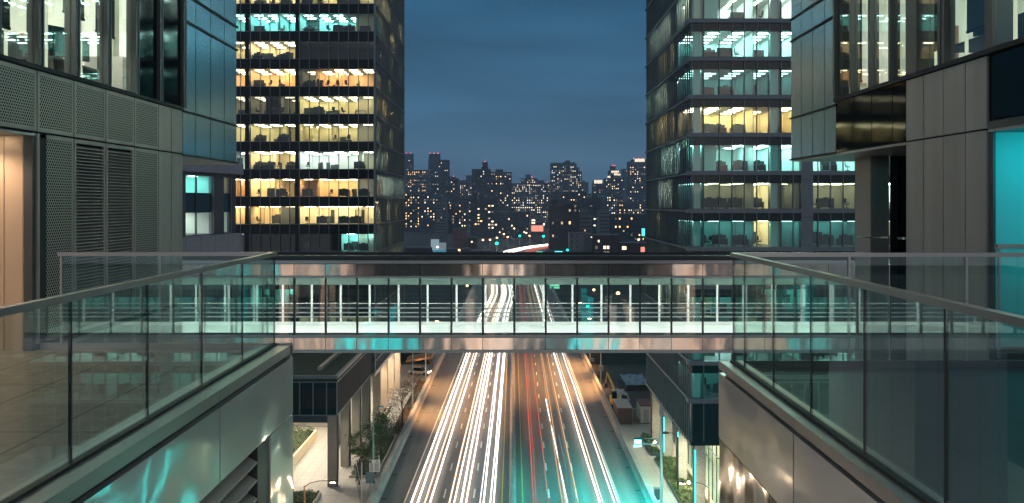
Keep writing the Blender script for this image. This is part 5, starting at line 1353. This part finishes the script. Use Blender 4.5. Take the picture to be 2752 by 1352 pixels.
def city(label, px0, px1, top, D, mat, dens, sx=2.9, sz=3.1, ww=1.25, wh=1.4, cols='wwyycd', tiers=(), base=None, beacon=(), crown=None, depth=22, roofm='roofdark', cat='building', name='apartment_tower', big=False):
    """one distant building: body, set back roof tiers, lit windows; tiers = (px0, px1, top)"""
    x0, x1, zt = XX(px0,D), XX(px1,D), ZZ(top,D)
    t = thing(name, label, cat, ((x0+x1)/2, D, 0))
    MB().box(x0,x1,D,D+depth,0,zt).build('wall', M[mat], t)
    blocks = [(x0,x1,0,zt,D)]
    for (a, b, tp) in tiers:
        q = MB().box(XX(a,D),XX(b,D),D+1.5,D+depth-2,zt if tp < top else 0,ZZ(tp,D)); q.build('roof_tier', M[mat], t)
        if XX(b,D)-XX(a,D) > 14: blocks.append((XX(a,D),XX(b,D),zt,ZZ(tp,D),D+1.5))
    MB().box(x0-.2,x1+.2,D-.2,D+depth,zt,zt+.9).build('parapet', M[roofm], t)
    win = [MB() for _ in range(4)]; key = {'w':0,'y':1,'c':2,'d':3}; one = MB()
    for (a, b, za, zb, y) in blocks:
        nx = max(1,int((b-a-1.5)/sx)); z = max(za, (base or 4)) + sz*.6
        fl = 0
        while z < zb-sz*.7:
            run = 0; rowd = dens*random.choice((.35,.8,1,1.2,1.9))
            for i in range(nx):
                p = min(.7,rowd*1.7) if run == 0 else min(.7, rowd*2.3)
                if random.random() < p:
                    run = 1
                    x = a+1+(b-a-2)*(i+.5)/nx; k = key[random.choice(cols)]
                    one.use(k if random.random() < .52 else random.choice((3,4))).box(x-ww/2*random.uniform(.5,.9), x+ww/2*.8, y-.12, y-.01, z, z+wh*random.uniform(.8,1))
                else: run = 0
            z += sz
    if one.v: one.build('window_lights', CWL, t, kind='stuff')
    # unlit window rows give the wall its grain
    g = MB()
    for (a, b, za, zb, y) in blocks[:1]:
        nx = max(1,int((b-a-1.5)/sx)); z = max(za,(base or 4))+sz*.6
        while z < zb-sz*.7 and len(g.f) < 2400:
            g.box(a+.8, b-.8, y-.05, y-.005, z, z+wh*.85); z += sz
    if g.v: g.build('window_rows', M['gl_cityrow'], t, kind='stuff')
    if crown:
        cr_ = MB()
        for (a, b, t0, t1) in crown:
            n = max(2, int((b-a)/3))
            for i in range(n):
                u0 = XX(a+(b-a)*i/n,D); u1 = XX(a+(b-a)*(i+.75)/n,D); cr_.box(u0,u1,D-.5,D-.2,ZZ(t1,D),ZZ(t0,D))
        cr_.build('lit_crown', M['crownlit'], t)
    for (bx, by) in beacon: MB().ball(XX(bx,D),D+2,ZZ(by,D),.0007*D).build('beacon', M['beacon'], t)
    if random.random() < .5 and not tiers:
        cx = random.uniform(x0+(x1-x0)*.25, x1-(x1-x0)*.25); MB().box(cx-2.5,cx+2.5,D+5,D+11,zt+.9,zt+4.5).build('plant_room', M[mat], t)
    return t
M['gl_cityrow'] = pbr('unlit_city_glass', (.012,.018,.028), .5, spec=.12)
# far layer
city('slim dark far tower at the edge of the banded office tower', 1086, 1108, 414, 1500, 'city_navy', .05, beacon=((1092,412),(1103,412)), cat='tower')
city('broad far apartment block with orange window rows beside the banded tower', 1088, 1152, 458, 1350, 'city_navy', .16, cols='wwwwyd')
city('tall dark far tower with flat beacon lit top and shoulder', 1151, 1206, 431, 1450, 'city_dark', .10, tiers=((1152,1181,413),), beacon=((1155,412),(1166,412),(1177,412)), cat='tower')
city('wide dark brick apartment block below the beacon topped far tower', 1159, 1231, 481, 1200, 'city_dark', .09, tiers=((1203,1222,474),), beacon=((1219,474),))
city('pale windowed far block with cluttered small lights left of the twin gabled tower', 1228, 1270, 486, 1300, 'city_navy', .30, cols='yycd', sx=2.7, tiers=((1252,1268,471),))
city('big dark stepped apartment tower with black water tower box on top', 1268, 1318, 456, 1150, 'city_dark', .10, tiers=((1293,1312,449),(1296,1310,435)), beacon=((1303,434),), cat='tower')
city('dark twin apartment tower joined right of the black water tower box', 1317, 1375, 464, 1160, 'city_dark', .11, tiers=((1332,1352,455),), cat='tower')
city('far stepped block dotted with many small white lights', 1373, 1432, 494, 1400, 'city_navy', .34, cols='yyycw', sx=2.6, tiers=((1400,1445,479),(1413,1427,469)), beacon=((1430,476),))
city('far block of dense white lights with a low red beacon', 1430, 1482, 492, 1420, 'city_navy', .32, cols='yycc', sx=2.6, tiers=((1440,1462,484),), beacon=((1471,490),))
city('curved shoulder high tower with bright scattered windows and box top', 1480, 1513, 440, 1380, 'city_navy', .24, cols='yyc', tiers=((1486,1508,437),), cat='tower')
city('taller neighbour of the high tower with stepped east side', 1509, 1550, 442, 1390, 'city_navy', .20, cols='yyc', tiers=((1512,1546,436),(1520,1532,431)), cat='tower')
city('stepped lower shoulder beside the high twin towers', 1546, 1564, 462, 1400, 'city_navy', .26, cols='yyc', tiers=((1546,1557,450),))
city('faint slender block between the high towers and the white crowned tower', 1562, 1582, 491, 1700, 'city_navy', .05)
city('white crowned tower with glowing lantern top', 1594, 1623, 494, 1300, 'city_navy', .12, crown=((1597,1619,484,493),), tiers=((1596,1620,484),), cat='tower')
city('stepped tower with lit terraces and red topped lantern', 1626, 1676, 481, 1350, 'city_navy', .16, cols='yyw', tiers=((1637,1668,458),(1643,1655,444)), crown=((1643,1664,459,464),(1650,1668,467,471),(1633,1641,473,478)), beacon=((1645,445),(1649,445),(1653,445)), cat='tower')
city('hazy grey far tower behind the stepped lantern tower', 1673, 1692, 455, 1800, 'city_navy', .04, cat='tower')
city('tall tower with lit slanted crown at the edge of the slab edged tower', 1690, 1737, 436, 1250, 'city_navy', .14, cols='yyw', tiers=((1700,1737,428),), crown=((1706,1733,427,435),), beacon=((1704,426),(1716,426),(1728,426)), cat='tower')
# middle layer
city('orange windowed mid block against the banded tower, lower rows lit', 1086, 1130, 520, 1050, 'city_dark', .22, cols='wwwy')
city('grey flat roofed mid block with paired lit windows', 1128, 1180, 522, 980, 'city_navy', .14, cols='yyw')
city('dark mid block with one pale lit corner', 1172, 1200, 541, 930, 'city_pale', .10, cols='ywd')
city('tall dark mid slab with lone amber windows', 1196, 1232, 548, 1000, 'city_dark', .12, cols='wy')
city('mid block with vertical strips of pale windows below the pale windowed far block', 1230, 1268, 530, 960, 'city_navy', .20, cols='yyw', sx=2.6)
city('mid tower with bright square window group below the water tower box', 1264, 1300, 528, 900, 'city_dark', .13, cols='wyy', ww=2.2)
city('mid tower with large paired windows left of the highway bend', 1298, 1340, 534, 880, 'city_dark', .12, cols='yyw', ww=2.4)
city('low wide dark building behind the highway street lamps', 1336, 1424, 571, 840, 'city_dark', .06, cols='wy', name='dark_building')
city('dim mid block filled with small cool lights above the white cinema front', 1372, 1440, 525, 1150, 'city_navy', .30, cols='yyc', sx=2.6)
city('dim mid block filled with small cool lights beside the brown brick block', 1430, 1486, 520, 1180, 'city_navy', .26, cols='yyc', sx=2.6)
city('pale fronted building with six lit windows over the red shop lights', 1424, 1458, 584, 800, 'city_pale', .05, name='pale_building')
city('long dark mid slab with a row of ceiling lights under the high twin towers', 1488, 1576, 517, 1000, 'city_dark', .08, cols='yw')
city('verdigris roofed hall glowing teal between the mid towers', 1563, 1631, 528, 1020, 'city_navy', .12, cols='ccy', tiers=((1569,1626,520),), roofm='roofteal', name='hall')
city('black mid tower with amber top windows', 1564, 1614, 536, 850, 'city_dark', .12, cols='wwy', ww=2.2)
city('speckled mid tower right of the verdigris hall', 1628, 1662, 520, 1080, 'city_navy', .22, cols='ydc', sx=2.5)
city('dense speckled tower at the foot of the slanted crown tower', 1655, 1738, 545, 1120, 'city_navy', .20, cols='yyw', sx=2.8)
city('narrow grey chequered tower beside the flat dark office block', 1611, 1640, 568, 760, 'city_pale', .16, cols='ydc', sx=2.6)
# near layer
city('dark brown brick block with white window pairs beside the far highway', 1476, 1520, 553, 655, 'city_brick', .12, cols='yyw', sx=3.0, ww=1.7, wh=2.0, name='brick_building')
city('dark brown brick block with lit windows, its taller half', 1520, 1557, 548, 660, 'city_brick', .12, cols='yyw', sx=3.0, ww=1.7, wh=2.0, name='brick_building')
city('grey windowless slab next to the brown brick blocks', 1554, 1590, 576, 690, 'city_pale', .03, name='slab_building')
city('long flat dark office block with amber window row at the slab edged tower', 1646, 1738, 578, 680, 'city_dark', .10, cols='wy', name='office_block')
def low(label, px0, px1, top, D, mat, wins, name='low_building', roof='roofdark'):
    """nearer low building whose windows are parts: (px0, px1, py0, py1, lit)"""
    x0, x1, zt = XX(px0,D), XX(px1,D), ZZ(top,D)
    t = thing(name, label, 'building', ((x0+x1)/2, D, 0))
    MB().box(x0,x1,D,D+16,0,zt).build('wall', M[mat], t); MB().box(x0-.15,x1+.15,D-.25,D+16,zt,zt+.7).build('parapet', M[roof], t)
    for a, b, c_, d_, k in wins:
        w = MB().box(XX(a,D),XX(b,D),D-.16,D-.02,ZZ(d_,D),ZZ(c_,D)).build('window', CW[k] if k in CW else M['gl_cityrow'], t)
        q = MB(); xm = XX((a+b)/2,D); q.box(xm-.08,xm+.08,D-.22,D-.17,ZZ(d_,D),ZZ(c_,D)); zm=(ZZ(c_,D)+ZZ(d_,D))/2; q.box(XX(a,D),xm-.09,D-.22,D-.17,zm-.07,zm+.07).box(xm+.09,XX(b,D),D-.22,D-.17,zm-.07,zm+.07)
        q.build('window_bars', M['pole_b'], w)
    return t
low('pale grey blank gable with six small dark windows', 1531, 1570, 629, 575, 'city_pale', [(a,a+4.5,p,p+7,'n') for a in (1534,1549) for p in (632,646,660)])
low('grey plain wall building joined to the six window gable', 1570, 1594, 632, 580, 'city_pale', [(1588,1591,636,639,'y')])
low('dark brick row building with pairs of bright yellow windows', 1595, 1666, 634, 572, 'city_brick', [(1622,1628,661,669,'y'),(1631,1637,661,669,'y'),(1622,1629,677,688,'y'),(1631,1637,677,688,'y'),(1600,1606,661,669,'d'),(1600,1606,677,686,'d'),(1607,1611,645,651,'y'),(1600,1605,645,651,'n'),(1622,1628,645,651,'n'),(1640,1646,645,651,'n'),(1655,1662,645,651,'n')])
low('brown row building at the foot of the slab edged tower with two bright windows', 1666, 1740, 655, 566, 'city_brick', [(1672,1677,662,671,'y'),(1678,1683,662,671,'y'),(1672,1677,678,687,'w'),(1678,1683,678,687,'w'),(1708,1712,679,687,'w'),(1713,1717,679,687,'w'),(1695,1700,660,666,'n')])
low('red brown brick building left of the highway bend', 1219, 1250, 617, 640, 'redbrown', [(1224,1228,625,631,'n'),(1236,1240,625,631,'n'),(1224,1228,640,646,'n'),(1236,1240,640,646,'n')])
low('tan flank wall beside the red brown brick building', 1250, 1259, 616, 642, 'city_pale', [(1253,1256,640,644,'n')])
low('small dark house under the amber street light', 1259, 1280, 640, 630, 'city_brick', [(1266,1270,648,652,'y')])
low('long dark low shed above the footbridge roof', 1200, 1262, 672, 600, 'city_dark', [(1206,1212,678,683,'n')])
low('low shop with bright white window strip beside the far highway', 1262, 1316, 676, 595, 'city_dark', [(1272,1285,681,689,'y'),(1287,1309,680,689,'y')])
low('white blank walled box building behind the blue lit billboard', 1164, 1192, 625, 650, 'city_pale', [(1183,1188,635,640,'n')])
low('dark low roofs below the orange mid block', 1088, 1160, 668, 585, 'city_brick', [(1096,1102,676,684,'n'),(1112,1118,676,684,'n')])
for a, c_ in ((1428,588),): pass
q = MB(); D = 800
t6 = thing('window_sign', 'six lit windows panel on the pale fronted building', 'lit windows', (XX(1438,D),D-.6,ZZ(606,D)))
for i in range(3):
    for j in range(2): MB().box(XX(1429+i*3.2,D),XX(1431.4+i*3.2,D),D-.5,D-.2,ZZ(594+j*7,D),ZZ(590+j*7,D)).build('pane', CW['y'], t6)
def board(label, px0, px1, py0, py1, D, m, name='billboard', legs=True):
    t = thing(name, label, 'billboard', (XX((px0+px1)/2,D),D,0))
    MB().box(XX(px0,D),XX(px1,D),D,D+.6,ZZ(py1,D),ZZ(py0,D)).build('face', m, t)
    for a in (px0+(px1-px0)*.25, px0+(px1-px0)*.75): MB().box(XX(a,D)-.25,XX(a,D)+.25,D+.61,D+1.1,0,ZZ(py0,D)).build('post', M['pole_b'], t)
board('pale lit billboard with a white upper half left of the highway', 1158, 1180, 643, 672, 590, M['billb'])
board('blue lower billboard below the pale lit one', 1163, 1199, 672, 688, 580, M['billb2'])
board('grey white billboard face turned beside the blue one', 1180, 1199, 652, 672, 582, emis('grey_billboard', (.30,.38,.42), .25, False))
board('teal and blue glowing screen beside the far highway', 1491, 1512, 675, 689, 570, M['tealscreen'])
board('green glowing direction board beside the far highway bend', 1441, 1459, 676, 688, 568, emis('green_board', (.0,.75,.45), .8, False))
board('tall teal screen at the edge of the slab edged tower', 1725, 1733, 614, 634, 560, M['tealscreen'])
board('red lit lettered panel at the foot of the slab edged tower', 1722, 1733, 664, 684, 558, emis('red_panel', (1,.35,.25), .5, False))
board('pink red rows of shop lights beside the far highway', 1428, 1460, 606, 622, 770, emis('red_shop_lights', (1,.32,.22), .6, False))
# far street lamps, traffic lights and one long line of lights on the bend
def glow(label, px, py, D, m, r=.9, name='street_lamp', cat='street lamp', group=None):
    x, z = XX(px,D), ZZ(py,D)
    t = thing(name, label, cat, (x,D,0), group)
    MB().cyl(x,D,0,z-r*.6,.14,.1,6).build('pole', M['pole'], t); MB().ball(x,D,z,r,8,.8).build('lens', m, t)
FS = emis('far_sodium', (1,.55,.22), 3.2, False); FG = emis('far_green_signal', (.0,1,.55), 3.2, False); FWm = emis('far_white_lamp', (1,.92,.8), 4.5, False)
for px, py, D, lb in ((1382,614,760,'highest amber street lamp over the far highway'),(1354,629,700,'amber street lamp left of the green far signal'),(1364.5,637,690,'lower amber street lamp left of the green far signal'),(1298,645,640,'amber street lamp left of the large green signal'),(1317,644.5,650,'amber street lamp above the large green signal'),(1335.5,639,660,'amber street lamp right of the large green signal'),(1414.5,626,740,'amber street lamp left of the pink shop lights'),(1423,634,720,'lower amber street lamp left of the pink shop lights'),(1716,644,600,'amber street lamp beside the tall teal screen')):
    glow(lb, px, py, D, FS, .75, group='far amber street lamps')
for px, py, D, lb, r in ((1335,654,610,'large green far traffic signal left of the highway bend',1.15),(1397,634,700,'paired green far traffic signal in the middle of the bend',.9),(1460.5,635,690,'green far traffic signal right of the bend',.9),(1525,672,575,'pale green signal before the six window gable',.8)):
    glow(lb, px, py, D, FG, r, 'traffic_signal', 'traffic signal', 'far green traffic signals')
for px, py, D, lb, m, r in ((1176,664,585,'white floodlight on the pale billboard',FWm,.7),(1234,672,600,'orange lamp at the foot of the red brown brick building',FS,.8),(1462,603,760,'pink white lamp over the shop lights',FWm,.7),(1255.5,768+0,360,'amber lamp seen through the footbridge beside the inbound lanes',FS,.55),(1248,788,340,'lower amber lamp seen through the footbridge',FS,.55),(1596,779,335,'amber lamp seen through the footbridge beyond the outbound lanes',FS,.55),(1661,788,330,'bright amber lamp seen through the footbridge by the works yard',FS,.75),(1579,824,290,'teal green signal seen through the footbridge',FG,.5)):
    glow(lb, px, py, D, m, r)

# ------------------------------------------------------------------ building added behind the viewpoint, its glow there for reflections in the steel fascias
def mirrored():
    y = -70.0
    t = thing('office_building', 'unseen added building whose teal and amber strips put reflections in the footbridge fascias', 'building', (0,y,0))
    MB().box(-60,60,y-20,y,0,26).build('wall', M['city_dark'], t)
    EM = {'t': emis('added_teal_strip', (.0,.85,.85), 2.4, False), 'o': emis('added_amber_strip', (1,.66,.46), 2.1, False), 'w': emis('added_white_strip', (1,.88,.74), 2.3, False)}
    wm = [emis('added_window_bright', (1,.93,.86), .30, False), emis('added_window_mid', (.95,.93,.95), .17, False), emis('added_window_low', (.8,.86,.95), .09, False)]
    mw = MB()
    for i in range(40):
        for j in range(6):
            mw.use(random.choice((0,1,1,2,2))).box(-59+i*3, -56.4+i*3, y-.05, y+.05, 1.2+j*4, 4.2+j*4)
    mw.build('window_rows', wm, t)
    for x, w, k in ((-25,2.2,'t'),(-21,1.0,'t'),(-33,1.2,'o'),(-40,1.6,'o'),(-7.5,1.4,'o'),(-3.8,1.8,'o'),(-1.5,1.0,'w'),(13,2.0,'t'),(17.5,1.2,'w'),(20.5,1.6,'o'),(27,.8,'w'),(31,1.6,'o'),(-47,1.5,'t')):
        MB().box(x-w/2,x+w/2,y,y+.2,1,25).build('light_strip', EM[k], t)  # strips added to give the fascias their coloured highlights
mirrored()

# ------------------------------------------------------------------ thin evening haze that the distance fades into
def haze():
    m, N, L = new('evening_haze'); N.remove(N['Principled BSDF'])
    v = N.new('ShaderNodeVolumePrincipled'); v.inputs['Color'].default_value=(.60,.80,1,1); v.inputs['Density'].default_value=.00022; v.inputs['Anisotropy'].default_value=.2
    L.new(v.outputs[0], N['Material Output'].inputs['Volume'])
    b = MB().box(-700,700,-95,1900,-1.2,126).build('haze', m, kind='stuff')
haze()
